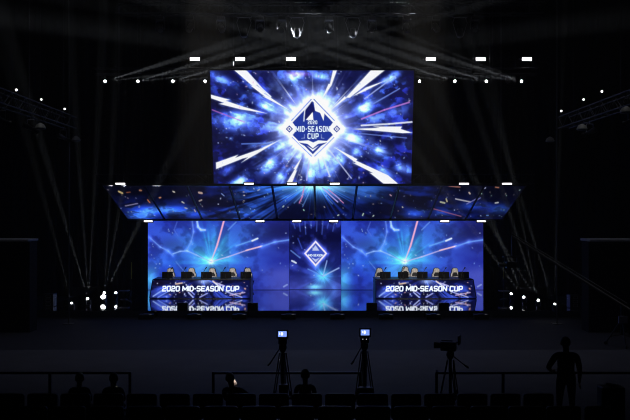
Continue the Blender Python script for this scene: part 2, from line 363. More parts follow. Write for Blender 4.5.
def pic_canopy_px(X, Y):
    cx, cy = 314, 181; s = streak(X, Y, cx, cy, 70, .02); n = fbm(X*.05+7, Y*.12+5); n2 = fbm(X*.1+40, Y*.25+13)
    p = Pic(X, Y, (8, 10, 40)); dx = np.abs(X-315)
    p.mix((16, 30, 110), sst(.45, .75, n*.6+s*.4)*.8); p.mix((30, 66, 190), sst(.5, .72, s)*np.exp(-(dx/110)**2)*.6*sst(222, 190, Y))
    p.add((60, 130, 200), np.exp(-(dx/42)**2)*np.exp(-((Y-186)/11)**2)*1.2*(.5+s)); p.add((110, 130, 60), np.exp(-((X-318)/24)**2)*np.exp(-((Y-186)/4.5)**2))
    p.add((40, 80, 150), np.exp(-((X-250)/30)**2)*sst(.5, .7, s)*.7); p.add((50, 100, 180), np.exp(-((X-368)/16)**2-((Y-190)/9)**2)*(.4+.8*s))
    for bx, by, L, W, a in [(150,210,17,4.5,1.1),(175,209,16,4,.9),(196,214,10,4,.5),(140,216,12,4,.9),(236,196,9,3,.4),(252,212,12,4,.4),(415,213,11,4,.7),(442,212,10,4,.4),(500,208,12,5,.45),(470,205,12,4,.35),(285,196,6,3,.3)]:
        t = (.6+.9*n2); p.add((40, 84, 205), t*a*1.25*np.exp(-((X-bx)/L)**2-((Y-by)/W)**2)); p.add((40, 70, 50), sst(.45, .65, n2)*a*np.exp(-((X-bx)/L)**2-((Y-by)/W)**2))
    p.mix((5, 6, 22), sst(.5, .68, n2)*.55*sst(30, 80, dx)); p.mix((4, 5, 18), sst(206, 190, Y)*sst(110, 175, dx)*.8)
    p.line([(305,186),(302.5,196),(299.5,202)], .5, (225,130,175), .85, 2, (50,30,60)); p.line([(328,189),(336,195),(344,202)], .3, (225,140,190), .8, 1.6, (40,20,60)); p.line([(322,188),(338,201)], .6, (200,180,255), .8)
    for a in (.4, .7, 1.0, 1.9, 2.2, 2.5, 2.8): p.line([(cx+10*math.cos(a), cy+10*math.sin(a)), (cx+34*math.cos(a), cy+26*math.sin(a))], .6, (120,170,255), .5)
    for x0, y0, x1, y1, w, c in [(118,191,125,194,1.8,(250,220,150)),(126,192,134,191,.6,(160,90,60)),(140,190,144,190,1,(220,150,110)),(124,205,137,202.5,.7,(170,160,200)),(198,192,204,193,2.2,(250,210,190)),(198,200,203,198,1.2,(220,200,190)),
                                 (148,199,152,204,1,(240,140,90)),(158,197,161,196,1,(250,170,120)),(173,191,176,192,1.2,(250,240,220)),(182,201,186,203,1,(240,230,220)),(185,207,189,208,1,(220,210,220)),(195,209,197,213,.9,(230,210,220)),
                                 (222,193,227,197,.7,(150,180,250)),(258,190,262,188,.8,(210,220,255)),(282,206,284,204,1,(220,240,230)),(304,209,305,210,1.2,(190,250,220)),(338,215,340,214,1.1,(230,250,220)),(363,213,361,217,1.2,(220,250,220)),
                                 (373,216,375,214,1,(220,240,220)),(391,194,394,196,.8,(230,180,200)),(402,206,403,207,1,(240,230,200)),(440,201,449,203,1.6,(230,230,190)),(446,198,448,203,1.4,(230,220,170)),(456,198,472,201,1.0,(230,225,235)),
                                 (470,192,472,194,1.4,(250,225,205)),(496,202,502,201,1.2,(235,235,235)),(433,208,462,216,.6,(190,110,150)),(480,197,468,203,.6,(150,150,230)),(448,186,460,187,.7,(200,130,110)),(495,187,502,188,.8,(200,130,100)),(487,215,490,215,1.2,(110,160,250))]:
        p.line([(x0, y0), (x1*.5+x0*.5, y1*.5+y0*.5)] if abs(x1-x0) < 12 else [(x0, y0), (x1, y1)], w*.62, tuple(q*.8 for q in c), .85)
    p.specks(130, (104, 187, 524, 218), [(250,230,210),(220,230,255),(200,170,160),(180,210,255),(200,250,220)], 21, .35, (.25, .55))
    return p.out()

def pic_desk(u, v, seed):
    X = 100*u; Y = 19*v; cx, cy = 50, -3; s = streak(X, Y, cx, cy, 44, .05); n = fbm(X*.08+seed, Y*.14+5)
    p = Pic(X, Y, (14, 18, 70)); p.mix((46, 66, 190), sst(.42, .7, n*.5+s*.5)*.9); p.mix((70, 100, 230), sst(.55, .8, s)*.5)
    p.mix((10, 9, 34), sst(.5, .7, fbm(X*.1+33, Y*.2+7))*.7)
    p.blob(10, 13, 9, 5, -.5, (50, 70, 130), 1.0); p.blob(53, 1, 7, 3.5, 0, (120, 140, 160), 1.0); p.mix((18, 10, 30), np.exp(-((X-6)/8)**2-((Y-3)/3.5)**2)*.8)
    for x0, y0, x1, y1, w, c in [(3,17,12,10,.8,(150,180,255)),(8,18,17,12,.6,(120,150,250)),(36,8,44,15,.7,(150,160,255)),(57,14,50,18,.7,(170,180,255)),(76,12,92,18,.6,(180,190,255)),(66,3,74,6,.7,(210,200,250)),(80,16,95,13,.6,(190,170,230)),(24,4,30,3,.9,(240,200,170)),(62,1,68,6,.8,(255,255,255)),(38,13,43,18,.8,(190,200,255))]:
        p.line([(x0, y0), (x1, y1)], w, c, .85)
    p.specks(60, (1, 1, 99, 18), [(250,240,230),(220,230,255),(240,180,160),(200,210,255)], 30, .5, (.35, .75))
    return p.out()

# ------------------------------------------------------------------ the hall
def struct(o): o['kind'] = 'structure'; return o
HX, HY0, HY1, HZ = 17.0, -3.0, 49.0, 18.0
fm = mat('hall_floor_vinyl', (62, 62, 72), .75, spec=.15, noise=.12, scale=1.2)
# the floor has a darker sheet laid in front of the stage
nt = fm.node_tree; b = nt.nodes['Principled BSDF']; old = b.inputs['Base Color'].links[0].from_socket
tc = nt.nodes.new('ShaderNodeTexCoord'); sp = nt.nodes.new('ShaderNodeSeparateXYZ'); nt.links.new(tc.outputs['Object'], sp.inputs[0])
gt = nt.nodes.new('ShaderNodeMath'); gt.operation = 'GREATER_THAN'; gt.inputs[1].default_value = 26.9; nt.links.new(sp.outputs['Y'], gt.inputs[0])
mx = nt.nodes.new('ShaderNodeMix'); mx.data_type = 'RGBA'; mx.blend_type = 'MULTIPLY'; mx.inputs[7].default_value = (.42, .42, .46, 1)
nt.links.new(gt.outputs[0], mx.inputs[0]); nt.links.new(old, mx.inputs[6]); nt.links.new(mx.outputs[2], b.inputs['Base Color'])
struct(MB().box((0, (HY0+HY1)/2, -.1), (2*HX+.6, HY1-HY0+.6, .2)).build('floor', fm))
wm = mat('hall_wall', (26, 26, 30), .95, spec=.1, noise=.2, scale=.8)
struct(MB().box((0, (HY0+HY1)/2, HZ+.1), (2*HX+.6, HY1-HY0+.6, .2)).build('ceiling', wm))
struct(MB().box((-HX-.1, (HY0+HY1)/2, HZ/2), (.2, HY1-HY0+.4, HZ)).build('wall_left', wm))
struct(MB().box((HX+.1, (HY0+HY1)/2, HZ/2), (.2, HY1-HY0+.4, HZ)).build('wall_right', wm))
struct(MB().box((0, HY1+.1, HZ/2), (2*HX+.4, .2, HZ)).build('wall_back', wm))
struct(MB().box((0, HY0-.1, HZ/2), (2*HX+.4, .2, HZ)).build('wall_front', wm))
# stage platform with its polished black deck
sm = mat('polished_black_stage', (6, 6, 9), .06, spec=.8)
nt = sm.node_tree; b = nt.nodes['Principled BSDF']; b.inputs['IOR'].default_value = 2.3; b.inputs['Coat Weight'].default_value = 1; b.inputs['Coat IOR'].default_value = 1.9; b.inputs['Coat Roughness'].default_value = .05
n = nt.nodes.new('ShaderNodeTexNoise'); n.inputs['Scale'].default_value = 1.4; tc = nt.nodes.new('ShaderNodeTexCoord'); nt.links.new(tc.outputs['Object'], n.inputs['Vector'])
bp = nt.nodes.new('ShaderNodeBump'); bp.inputs['Strength'].default_value = .02; bp.inputs['Distance'].default_value = .05
nt.links.new(n.outputs['Fac'], bp.inputs['Height']); nt.links.new(bp.outputs['Normal'], b.inputs['Normal'])
SF = 35.0
struct(MB().prism([(-12.2, .002), (11.6, .002), (11.6, STAGE), (-12.2, STAGE)], SF, 48.4).build('stage_platform', sm))
# raked tiers under the nearer audience rows
tm = mat('tier_carpet', (14, 14, 16), .98, spec=.05, noise=.3, scale=6)
struct(MB().box((-1.0, 14.3, .13), (22, 1.5, .256)).build('seating_tier', tm))
struct(MB().box((-1.0, 7.4, .255), (22, 12.3, .506)).build('seating_tier', tm))
# side gallery boxes
gm = mat('gallery_plaster', (150, 150, 158), .8, noise=.15, scale=3)
def gallery(name, x0, x1, label):
    s = 1 if x0 > 0 else -1
    t = thing(name, ((x0+x1)/2, 30.6, 0), label, 'gallery'); t['kind'] = 'structure'
    w = abs(x1-x0); cx = 0
    MB().box((cx, .5, 1.75), (w, .8, 3.5)).build('front_wall', wm, t)
    MB().box((cx, .42, 3.54), (w+.06, 1.1, .08)).build('ledge', gm, t)
    m = MB()
    for i in range(18): m.box((cx, .09, .5+i*.15), (w-.2, .02, .04))
    m.build('slats', wm, t)
gallery('gallery_box', -16.95, -10.95, 'low gallery with pale ledge at the left edge of the hall')
gallery('gallery_box', 10.5, 16.95, 'low gallery with pale ledge at the right edge of the hall')
# slatted wall lining above the right gallery
m = MB()
for i in range(34): m.box((0, 0, .05+i*.17), (.05, 9, .07))
tag(m.build('wall_slats', mat('slat_dark', (34, 34, 38), .7), None, loc=(HX-.3, 36, 4.6)), kind='structure')

# curtains with folds
def curtain(x0, x1, y, z1, label, amp=.12, fold=.55):
    n = int(abs(x1-x0)/fold*8); m = MB(); rows = 2
    for k, z in ((0, .02), (1, z1)):
        for i in range(n+1):
            t = i/n; x = x0+(x1-x0)*t; yy = y+amp*math.sin(2*PI*t*abs(x1-x0)/fold+.7*math.sin(5*t*abs(x1-x0)))
            m.v.append(Vector((x, yy, z))); m.v.append(Vector((x, yy+.03, z)))
    R = 2*(n+1)
    for i in range(n):
        a = 2*i; m.f += [(a, a+2, R+a+2, R+a), (a+1, R+a+1, R+a+3, a+3), (R+a, R+a+2, R+a+3, R+a+1), (a, a+1, a+3, a+2)]
    m.f += [(0, R, R+1, 1), (R-2, R-1, 2*R-1, 2*R-2)]
    o = m.build('stage_curtain', CLOTH, smooth=True)
    return tag(o, label, 'curtain', 'black drapes around the stage')
curtain(-16.8, 16.8, 48.6, HZ-.05, 'broad black pleated backdrop curtain behind all the screens')
curtain(-16.6, -13.2, 43.5, HZ-.05, 'black pleated side curtain at the far left of the stage')
curtain(12.6, 16.6, 43.5, HZ-.05, 'black pleated side curtain at the far right of the stage')

# ------------------------------------------------------------------ LED main screen
def quadP(tl, tr, bl, br, off=(0,0,0)):
    tl, tr, bl, br = [np.array(p)-np.array(off) for p in (tl, tr, bl, br)]
    return lambda u, v: tuple((tl[i]*(1-u)+tr[i]*u)*(1-v)+(bl[i]*(1-u)+br[i]*u)*v for i in range(3))
def slab(m, tl, tr, bl, br, back, rim=.0):
    """box behind a quad; back = thickness vector"""
    k = len(m.v); e = Vector(back)
    for p in (tl, tr, br, bl): m.v.append(Vector(p)+e*.02)
    for p in (tl, tr, br, bl): m.v.append(Vector(p)+e)
    m.f += [(k, k+3, k+2, k+1), (k+4, k+5, k+6, k+7), (k, k+1, k+5, k+4), (k+1, k+2, k+6, k+5), (k+2, k+3, k+7, k+6), (k+3, k, k+4, k+7)]
    return m
tl, tr, bl, br = at(210, 70.5, 36.7), at(414, 70.5, 36.7), at(213.8, 184, 38), at(411.2, 184, 38)
ms = thing('main_screen', (bl+br)/2, 'huge suspended LED screen showing a white and blue starburst with a diamond emblem', 'screen')
O = ms.location.copy()
SM = screen_mat('led_picture', 1.0)
grid_screen('display', 408, 228, quadP(tl, tr, bl, br, O), pic_main, SM, ms)
ux = (tr-tl).normalized(); uy = ((tl+tr)/2-(bl+br)/2).normalized(); nz = ux.cross(uy)   # towards audience
slab(MB(), tl-O, tr-O, bl-O, br-O, -nz*.22).build('cabinet_back', BLK, ms)
def rim(par, O, tl, tr, bl, br, r=.035, name='frame', mt=BLK):
    m = MB()
    for a, b in ((tl, tr), (tr, br), (br, bl), (bl, tl)): m.bar(a-O, b-O, r, n=4)
    return m.build(name, mt, par)
rim(ms, O, tl-ux*.05+uy*.05, tr+ux*.05+uy*.05, bl-ux*.05-uy*.05, br+ux*.05-uy*.05)
rotm = math.atan2(uy.z, -uy.y)   # text plane tilt
TXT = emat('emblem_lettering', (225, 240, 255), 1.0)
def on_main(px, py):
    u = (px-210)/204.0; v = (py-70.5)/113.5
    return (tl*(1-u)+tr*u)*(1-v)+(bl*(1-u)+br*u)*v
k = 36.7/F*.985
tilt = math.atan2(uy.z, uy.y)
for s_, px, py, w, h, bd, g_ in (('2020', 312.3, 121.3, 9.8, 3.9, .17, .5), ('MID-SEASON', 312.3, 127.9, 35.5, 6.2, .165, .42), ('CUP', 312.8, 135, 11.6, 6.0, .17, .42)):
    o = text_mesh(s_, 'lettering', TXT, ms, on_main(px, py)-O+nz*.02, w*k, h*k, rot=(tilt, 0, 0), stroke=bd, gap=g_, gw=.55)
    o['label'] = 'white lettering reading '+s_
for sx in (-3.6, -1.2, 1.2, 3.6):
    p0 = (tl+tr)/2-O+Vector((sx, .2, -.05)); MB().bar(p0, p0+Vector((0, 0, HZ-(p0+O).z-.02)), .02).build('suspension_cable', MET, ms)

# ------------------------------------------------------------------ LED back walls
def wall_screen(name, x0, x1, D, y0, y1, nx, pic, label, group=None):
    tl, tr, bl, br = at(x0, y0, D), at(x1, y0, D), at(x0, y1, D), at(x1, y1, D)
    bl.z = br.z = STAGE+.02
    t = thing(name, (bl+br)/2, label, 'screen', group); O = t.location.copy()
    grid_screen('display', nx, 140, quadP(tl, tr, bl, br, O), pic, SM, t)
    slab(MB(), tl-O, tr-O, bl-O, br-O, Vector((0, .2, 0))).build('cabinet_back', BLK, t)
    f = MB(); w = (tr-tl).x/2; h = tl.z-bl.z
    f.box((0, .1, h+.04), (2*w, .2, .08)); f.box((0, .1, -.009), (2*w, .2, .018)); [f.box((q*(w-.01), .12, h/2), (.02, .16, h)) for q in (-1, 1)]; f.build('frame', BLK, t)
    return t, O
wall_screen('backdrop_screen', 148, 289.2, 44, 221, 290, 282, pic_wall, 'left LED backdrop screen showing blue lightning, behind the left desk', 'LED screens standing at the back of the stage')
wall_screen('backdrop_screen', 341.2, 483.2, 44, 221, 290, 282, pic_wall, 'right LED backdrop screen showing blue lightning, behind the right desk', 'LED screens standing at the back of the stage')
cs, O = wall_screen('backdrop_screen', 289.5, 340.9, 44.1, 221, 290, 104, pic_centre, 'narrow middle LED backdrop screen with a small white diamond emblem', 'LED screens standing at the back of the stage')
o = text_mesh('MID-SEASON', 'lettering', TXT, cs, at(315.7, 255.3, 44.07)-O, 15*.0551, 2.4*.0551)

# ------------------------------------------------------------------ overhead LED canopy
DT, DB = 37.3, 42.0
cb = lambda k: at(315+37.6*k, 219.3, DB); ct = lambda k: at(314.5+42.4*k, 186, DT)
can = thing('led_canopy', (cb(0)+ct(0))/2, 'sloping overhead LED canopy of ten panels between main screen and backdrop', 'screen canopy'); O = can.location.copy()
def canopy_pic(k):
    def f(u, v):
        X = (314.5+42.4*(k+u))*(1-v)+(315+37.6*(k+u))*v; return pic_canopy_px(X, 186+33.3*v)
    return f
for k in range(-5, 5):
    g = .028; a, b_, c, d = ct(k+g), ct(k+1-g), cb(k+g), cb(k+1-g)
    P = quadP(a, b_, c, d, O); pn = grid_screen('led_panel', 84, 66, P, canopy_pic(k), SM, can)
    nn = (b_-a).cross(c-a).normalized()
    if nn.y > 0 or nn.z > 0: nn = -nn
    slab(MB(), a-O, b_-O, c-O, d-O, -nn*.12).build('panel_casing', BLK, pn)
m = MB()
for k in range(-5, 6): m.bar(ct(k)-O+Vector((0,0,.06)), cb(k)-O+Vector((0,0,.06)), .035, n=4)
m.bar(ct(-5)-O+Vector((0,-.03,.05)), ct(5)-O+Vector((0,-.03,.05)), .06, n=6); m.bar(cb(-5)-O+Vector((0,0,-.02)), cb(5)-O+Vector((0,0,-.02)), .06, n=6)
m.build('frame', BLK, can)
for x in (119, 501):
    p0 = at(x, 184, DT)-O; MB().bar(p0, Vector((p0.x, p0.y, HZ-O.z-.02)), .012).build('suspension_wire', GREYM, can)

# trusses ----------------------------------------------------------------
def truss(L, name, loc, label, w=.45, h=.45, rz=0, step=.6, group='lighting trusses over the hall', hang=True, mt=TRUSS):
    t = thing(name, loc, label, 'truss', group, rz)
    for sy in (-1, 1):
        for sz in (-1, 1):
            MB().bar((-L/2, sy*w/2, sz*h/2), (L/2, sy*w/2, sz*h/2), .026, n=6).build('chord', mt, t)
    m = MB(); n = int(L/step)
    for i in range(n):
        x0 = -L/2+i*L/n; x1 = x0+L/n
        for sy in (-1, 1):
            a, b_ = (-1, 1) if i % 2 else (1, -1)
            m.bar((x0, sy*w/2, a*h/2), (x1, sy*w/2, b_*h/2), .012, n=4)
        for sz in (-1, 1):
            m.bar((x0, -w/2, sz*h/2), (x1, w/2, sz*h/2), .012, n=4)
        m.bar((x0, -w/2, -h/2), (x0, -w/2, h/2), .012, n=4)
    m.build('lacing', mt, t)
    if hang:
        z = t.location.z
        for x in (-L*.4, 0, L*.4): MB().bar((x, 0, h/2-.02), (x, 0, HZ-z-.02), .012, n=4).build('hoist_chain', MET, t)
    return t
TZ = at(0, 71.5, 40).z
truss(22.2, 'lighting_truss', (0, 40, TZ), 'long dark box truss behind the main screen carrying six blinders and eight beam lights', h=.28)
truss(21.2, 'lighting_truss', (0, 38.8, at(0, 179, 38.8).z), 'dark box truss along the upper edge of the LED canopy')
z0 = at(0, 9, 33).z
truss(17.6, 'lighting_truss', (.6, 33, z0), 'dark box truss near the ceiling in front of the main screen')
truss(9.5, 'lighting_truss', (-9.95, 27.85, 8.25), 'side truss reaching forward at the left of the hall', rz=PI/2)
truss(12.2, 'lighting_truss', (10.1, 26.4, 8.25), 'side truss reaching forward at the right of the hall', rz=PI/2, mt=mat('bright_truss_metal', (62, 60, 56), .55, .2))
# vertical poles at either side
for x, lab in ((68.8, 'slim steel rigging pole at the left end of the left side truss'), (557, 'slim steel rigging pole at the left end of the right side truss')):
    D = 33; p = at(x, 210, D); m = MB()
    m.bar((0, 0, 0), (0, 0, HZ-.02), .028, n=8); m.bar((0, 0, 6.7), (0, 0, 7.3), .05, n=8); m.box((0, 0, .01), (.4, .4, .02))
    tag(m.build('rigging_pole', mat('pole_metal', (60, 60, 58), .6, .2), loc=(p.x, D, .001)), lab, 'pole')

# ------------------------------------------------------------------ fixtures
def aim(v):
    v = Vector(v).normalized(); return v.to_track_quat('Z', 'Y').to_matrix()
def moving_head(loc, d, label, group, lit=True, standing=False, s=1.0, cat='spotlight', mt=BLK):
    """loc = centre of the tilting head; base above it (hanging) or under it (standing)"""
    u = -1 if standing else 1
    t = thing('moving_head_spotlight', loc, label, cat, group)
    d = Vector(d).normalized(); R = aim(d)
    MB().box((0, 0, u*.37*s), (.3*s, .26*s, .13*s)).build('base', mt, t, bevel=.015)
    y = MB(); y.box((0, 0, u*.29*s), (.34*s, .1*s, .04*s))
    for sx in (-1, 1): y.box((sx*.17*s, 0, u*.13*s), (.035*s, .1*s, .36*s))
    y.build('yoke', mt, t, bevel=.008)
    h = MB().lathe([(.06*s, -.2*s), (.115*s, -.16*s), (.125*s, 0), (.11*s, .1*s), (.12*s, .12*s), (.12*s, .17*s)], (0,0,0), d, 16)
    h.build('head', mt, t, smooth=True)
    MB().lathe([(.1*s, .168*s), (.095*s, .2*s), (.07*s, .235*s), (.03*s, .255*s)] if lit else [(.1*s, .168*s), (.1*s, .178*s), (.05*s, .186*s)], (0,0,0), d, 16).build('lens', LENS if lit else GLASS, t, smooth=True)
    if not standing:
        c = MB(); c.bar((0, 0, .42*s), (0, 0, .54*s), .02*s); c.box((0, 0, .52*s), (.07*s, .07*s, .05*s)); c.build('clamp', MET, t)
    return t
BEAMS = []; HAZE = .0016; GAIN = 200000
def beam(loc, d, size_deg, energy, L=14.0):
    BEAMS.append((Vector(loc), Vector(d).normalized(), size_deg, energy, L))

# eight lit beams on the truss + unlit ones between
xsL = [103.5, 136.3, 171.2, 203.4]; xsR = [421.2, 456.5, 488, 523]
for i, x in enumerate(xsL+xsR):
    left = i < 4; py = 79.8+.4*i/1.0*(.35) if left else 82.3
    p = at(x, py, 40-.225); p.z = TZ-.166-.384
    e = at(x+82*(1 if left else -1), py-(23 if left else 26), 36)
    d = e-p
    side = 'left' if left else 'right'; k = i if left else i-4
    moving_head(p, d, 'lit beam light under the truss %s of the main screen, %s' % (side, nth(k, 4)), 'lit beam lights on the upper truss', s=.7)
    beam(p, d, 3.2, .75)
    beam(p, at(x+90*(1 if left else -1), py-(9 if left else 12), 37)-p, 2.6, .4)
    if i == 7:
        for q in (15, 20, 33): beam(p, at(x-80, py-q, 37)-p, 1.6, .6)
for i, x in enumerate([119, 152.5, 186, 441.5, 474.5, 508]):
    left = i < 3
    moving_head(Vector((at(x, 82, 39.775).x, 39.775, TZ-.166-.384)), (-.1 if left else .1, -1, -.1), 'unlit spotlight under the truss %s of the main screen, %s' % ('left' if left else 'right', nth(i % 3, 3)), 'unlit spotlights on the upper truss', lit=False, s=.7)
# six blinders on the top chord
def blinder(loc, label, rot=0):
    t = thing('blinder_light', loc, label, 'floodlight', 'rectangular blinders on the upper truss')
    MB().box((0, 0, .0), (.5, .16, .24)).build('housing', BLK, t, bevel=.012)
    MB().box((0, -.09, 0), (.46, .02, .15)).build('lamp_face', LAMP, t)
    m = MB(); m.bar((-.1, 0, -.1), (-.1, 0, -.4), .015); m.bar((.1, 0, -.1), (.1, 0, -.4), .015); m.bar((-.1, 0, -.3), (.1, 0, -.3), .012); m.build('bracket', MET, t)
    MB().box((0, 0, -.42), (1.2, .3, .04)).build('mounting_plate', MET, t)
    MB().ell((-.36, -.05, 0), (.05, .05, .05), 8, 6).build('side_knob', GREYM, t)
    return t
for i, (x, y) in enumerate([(195, 59.5), (240.2, 60.2), (291, 60.5), (430.5, 60.8), (480.3, 60.8), (526.5, 60.8)]):
    p = at(x, y, 40); p.z = TZ+.166+.442
    blinder(p, 'bright white rectangular blinder above the screens, '+nth(i, 6))
# strip lights around the canopy
for i, x in enumerate([120.3, 249, 292, 334.8, 464, 507]):
    p = at(x, 183.7, DT-.25); t = thing('canopy_strip_light', p, 'white strip light on the upper edge of the LED canopy, '+nth(i, 6), 'strip light', 'strip lights along the canopy')
    MB().box((0, .06, 0), (.52, .1, .16)).build('housing', BLK, t); MB().box((0, 0, 0), (.44, .02, .07)).build('lamp_face', LAMP2, t)
    MB().box((0, .132, -.04), (.08, .047, .08)).build('bracket', MET, t)
for i, x in enumerate([148.2, 260, 296.8, 333.6, 444.8, 481.3]):
    p = at(x, 221.2, DB-.25); t = thing('canopy_strip_light', p, 'white strip light on the lower edge of the LED canopy, '+nth(i, 6), 'strip light', 'strip lights along the canopy')
    MB().box((0, .06, 0), (.52, .1, .16)).build('housing', BLK, t); MB().box((0, 0, 0), (.44, .02, .075)).build('lamp_face', LAMP2, t)
    MB().box((0, .147, .05), (.08, .078, .08)).build('bracket', MET, t)
# ceiling truss fixtures
GRH = mat('lit_grey_housing', (105, 105, 108), .4, .4, noise=.4, scale=12)  # lighter grey stands in for light catching some of the housings
for i, x in enumerate([160, 190, 221, 260, 282, 329, 372, 407, 436, 475]):
    lit = False; q = [(.3,-1,-1.2),(-.4,-.6,-1),(.5,-.8,-1),(.1,-1,-.8),(-.3,-1,-1),(.4,.3,-1),(-.4,.3,-1),(.3,-.4,-1),(.5,-.4,-1),(-.2,-1,-1)][i]
    moving_head(Vector((at(x, 22, 32.775).x, 32.775, z0-.251-.575)), q, 'grey moving head light near the ceiling, %s of ten' % nth(i, 10), 'unlit moving heads on the ceiling truss', lit=False, s=1.05, mt=GRH if x in (329, 372, 260, 221) else BLK)
def drop_light(x, label, lit_rim):
    p = at(x, 36, 33.2); t = thing('hanging_floodlight', p, label, 'floodlight', 'long hanging floodlights on the ceiling truss')
    m = MB()
    for s in (-1, 1): m.bar((s*.14, 0, .02), (s*.3, 0, .55), .013); m.bar((s*.3, 0, .55), (s*.22, 0, z0-p.z-.29), .013)
    m.build('bail_arm', GREYM, t)
    MB().lathe([(.04, 0), (.13, .05), (.15, .22), (.1, .4)], (0, 0, -.08), (0, 0, 1), 14).build('housing', GRH if lit_rim else BLK, t, smooth=True)
    MB().box((0, 0, z0-p.z-.284), (.6, .1, .06)).build('clamp', MET, t)
for x, lab, lr in ((244, 'floodlight in long wire bail hanging at the ceiling truss, leftmost of the four', False), (297, 'floodlight in long wire bail hanging at the ceiling truss, second from the left', False),
                  (353, 'pale rimmed floodlight in long wire bail hanging above the main screen, right of its middle', True), (460, 'floodlight in long wire bail hanging at the ceiling truss, rightmost of the four', False)):
    drop_light(x, lab, lr)
# side truss spots
LSP = emat('glint_white', (255, 255, 250), 3)
def side_spot(p, d, label, glow):
    t = thing('profile_spotlight', p, label, 'spotlight', 'profile spotlights on the side trusses'); d = Vector(d).normalized()
    MB().lathe([(.09, -.3), (.1, -.1), (.07, 0), (.07, .25), (.1, .3)], (0,0,0), d, 12).build('barrel', MET, t, smooth=True)
    MB().lathe([(.08, .295), (.06, .305)], (0,0,0), d, 12).build('lens', LSP if glow else GLASS, t)
    m = MB(); m.bar((-.12, 0, 0), (-.12, 0, .3), .012); m.bar((.12, 0, 0), (.12, 0, .3), .012); m.bar((-.12, 0, .3), (.12, 0, .3), .012); m.bar((0, 0, .3), (0, 0, .42), .015); m.build('yoke', GREYM, t)
    return t
for i, D in enumerate((25.4, 28, 31.6)):
    side_spot((-9.95, D, 7.56), (.6, 1, -.35), 'black profile spotlight under the left side truss, %s' % nth(i, 3), False)
    m = MB().lathe([(.045, 0), (.05, .02), (.02, .05)], (0,0,0), (.5,-1,-.2), 10)
    m.bar((0, .02, 0), (0, .12, 0), .015)
for i, D in enumerate((22.5, 25.5, 29.4)):
    side_spot((10.1, D, 7.56), (-.6, 1, -.35), 'black profile spotlight under the right side truss, %s' % nth(2-i, 3), False)
for i, (x, y, D, lab) in enumerate([(18.5, 90, 26.4, 'tiny glowing glint on the left side truss, nearest the left edge of the photo'), (38, 99.5, 28.8, 'tiny glowing glint on the left side truss, between the two others'), (62, 109, 31.5, 'tiny glowing glint on the left side truss, nearest the rigging pole'),
                                    (561, 111, 32.5, 'tiny glowing glint on the right side truss, nearest the rigging pole'), (583, 99.6, 29.8, 'tiny glowing glint on the right side truss, between the two others'), (600, 91.5, 27.9, 'tiny glowing glint on the right side truss, nearest the right edge of the photo')]):
    p = at(x, y, D); X0 = -9.95 if i < 3 else 10.1; p.x = X0+(.1 if i < 3 else -.1)
    t = thing('truss_glint', p, lab, 'lamp', 'small glowing glints on the side trusses')  # highlights on the truss gear, put in as small glowing faces
    zt = 8.25+.225+.03
    MB().lathe([(.05, 0), (.05, .1), (.03, .16)], (0, -.02, 0), (0, 1, 0), 10).build('housing', MET, t)
    MB().lathe([(.042, 0), (.03, .02)], (0, -.02, 0), (0, -1, 0), 10).build('glint_face', LSP, t)
    MB().bar((0, .05, -.02), (0, .05, min(-.05, zt-p.z)), .012).build('stem', MET, t)
DISH = mat('dull_reflector', (120, 120, 116), .5)
for i, (x, y, D, lab) in enumerate([(40.5, 128, 28, 'dull grey oval lamp hanging low under the left side truss'), (76, 140.3, 33.5, 'dull grey oval lamp hanging right of the left rigging pole'),
                                    (582, 129, 28, 'dull grey oval lamp hanging under the right side truss'), (550, 141, 33.5, 'dull grey oval lamp hanging left of the right rigging pole'), (626, 112, 24.5, 'dull grey oval lamp at the right edge of the photo')]):
    p = at(x, y, D); t = thing('pendant_lamp', p, lab, 'lamp', 'dull oval lamps at the sides of the hall')
    MB().lathe([(.03, .18), (.13, .12), (.19, 0), (.16, -.04)], (0,0,0), (0,0,1), 16).build('lamp_shade', DISH, t, smooth=True)
    MB().bar((0, 0, .1), (0, 0, HZ-p.z-.02), .008, n=5).build('cord', MET, t)

# floor beam lights
FL = [(72.5, 304.5, 36.6, [(61, 262, 2.4, .5)], 'leftmost'), (88.5, 300.5, 37.4, [(69, 235, 2.6, 1), (84, 235, 2.0, 1), (92, 235, 2.0, 1)], 'second from the left'),
      (104.5, 294.5, 38.7, [(107.5, 240, 2.0, 1), (114, 240, 2.4, 1), (131, 240, 3.4, 1)], 'third from the left'), (115, 294, 39.5, [(135, 268, 1.8, .35)], 'fourth from the left'),
      (512, 295, 39.5, [(486, 262, 1.8, .3)], 'fourth from the right'), (524.5, 298.5, 37.9, [(484, 244, 3.0, 1), (500, 240, 3.0, 1)], 'third from the right'), (538.5, 302, 37.2, [(519, 242, 2.4, 1), (506, 250, 2.4, 1), (526, 242, 1.8, 1)], 'second from the right'),
      (554.5, 305.5, 36.4, [(556.2, 240, 1.8, .8), (535, 244, 2.2, 1)], 'rightmost')]
for x, y, D, bs, lab in FL:
    s = .48 if x in (72.5, 554.5) else .62; D = (4.4-.435*s)*F/(y-210); p = at(x, y, D)
    side = 'left' if x < 315 else 'right'
    d0 = (at(bs[0][0], bs[0][1], D)-p).normalized()+Vector((0, -.75, 0))
    t = moving_head(p, d0 if d0.length else (0,0,1), 'lit beam light standing on the stage floor, %s of eight' % lab, 'beam lights standing on the stage floor', True, True, s)
    # the round lens also spills towards the hall
    for bx, by, sz, en in bs: beam(p, at(bx, by, D-1.0)-p, sz*1.2, en*.27, 9)
# extra low lamps by the left and right wings
for x, y, D, lab in ((103.5, 298, 38.4, 'small bright lamp tilted beside the third beam light on the left'),):
    p = at(x, y, D); p.z = STAGE+.2; t = thing('floor_lamp', p, lab, 'lamp')
    MB().lathe([(.05, -.12), (.13, 0), (.13, .08)], (0,0,0), (0,-1,.6), 12).build('housing', BLK, t); MB().lathe([(.12, .078), (.08, .11)], (0,0,0), (0,-1,.6), 12).build('lens', LENS, t)
    MB().box((0, .02, -.16), (.2, .2, .078)).build('base', BLK, t)

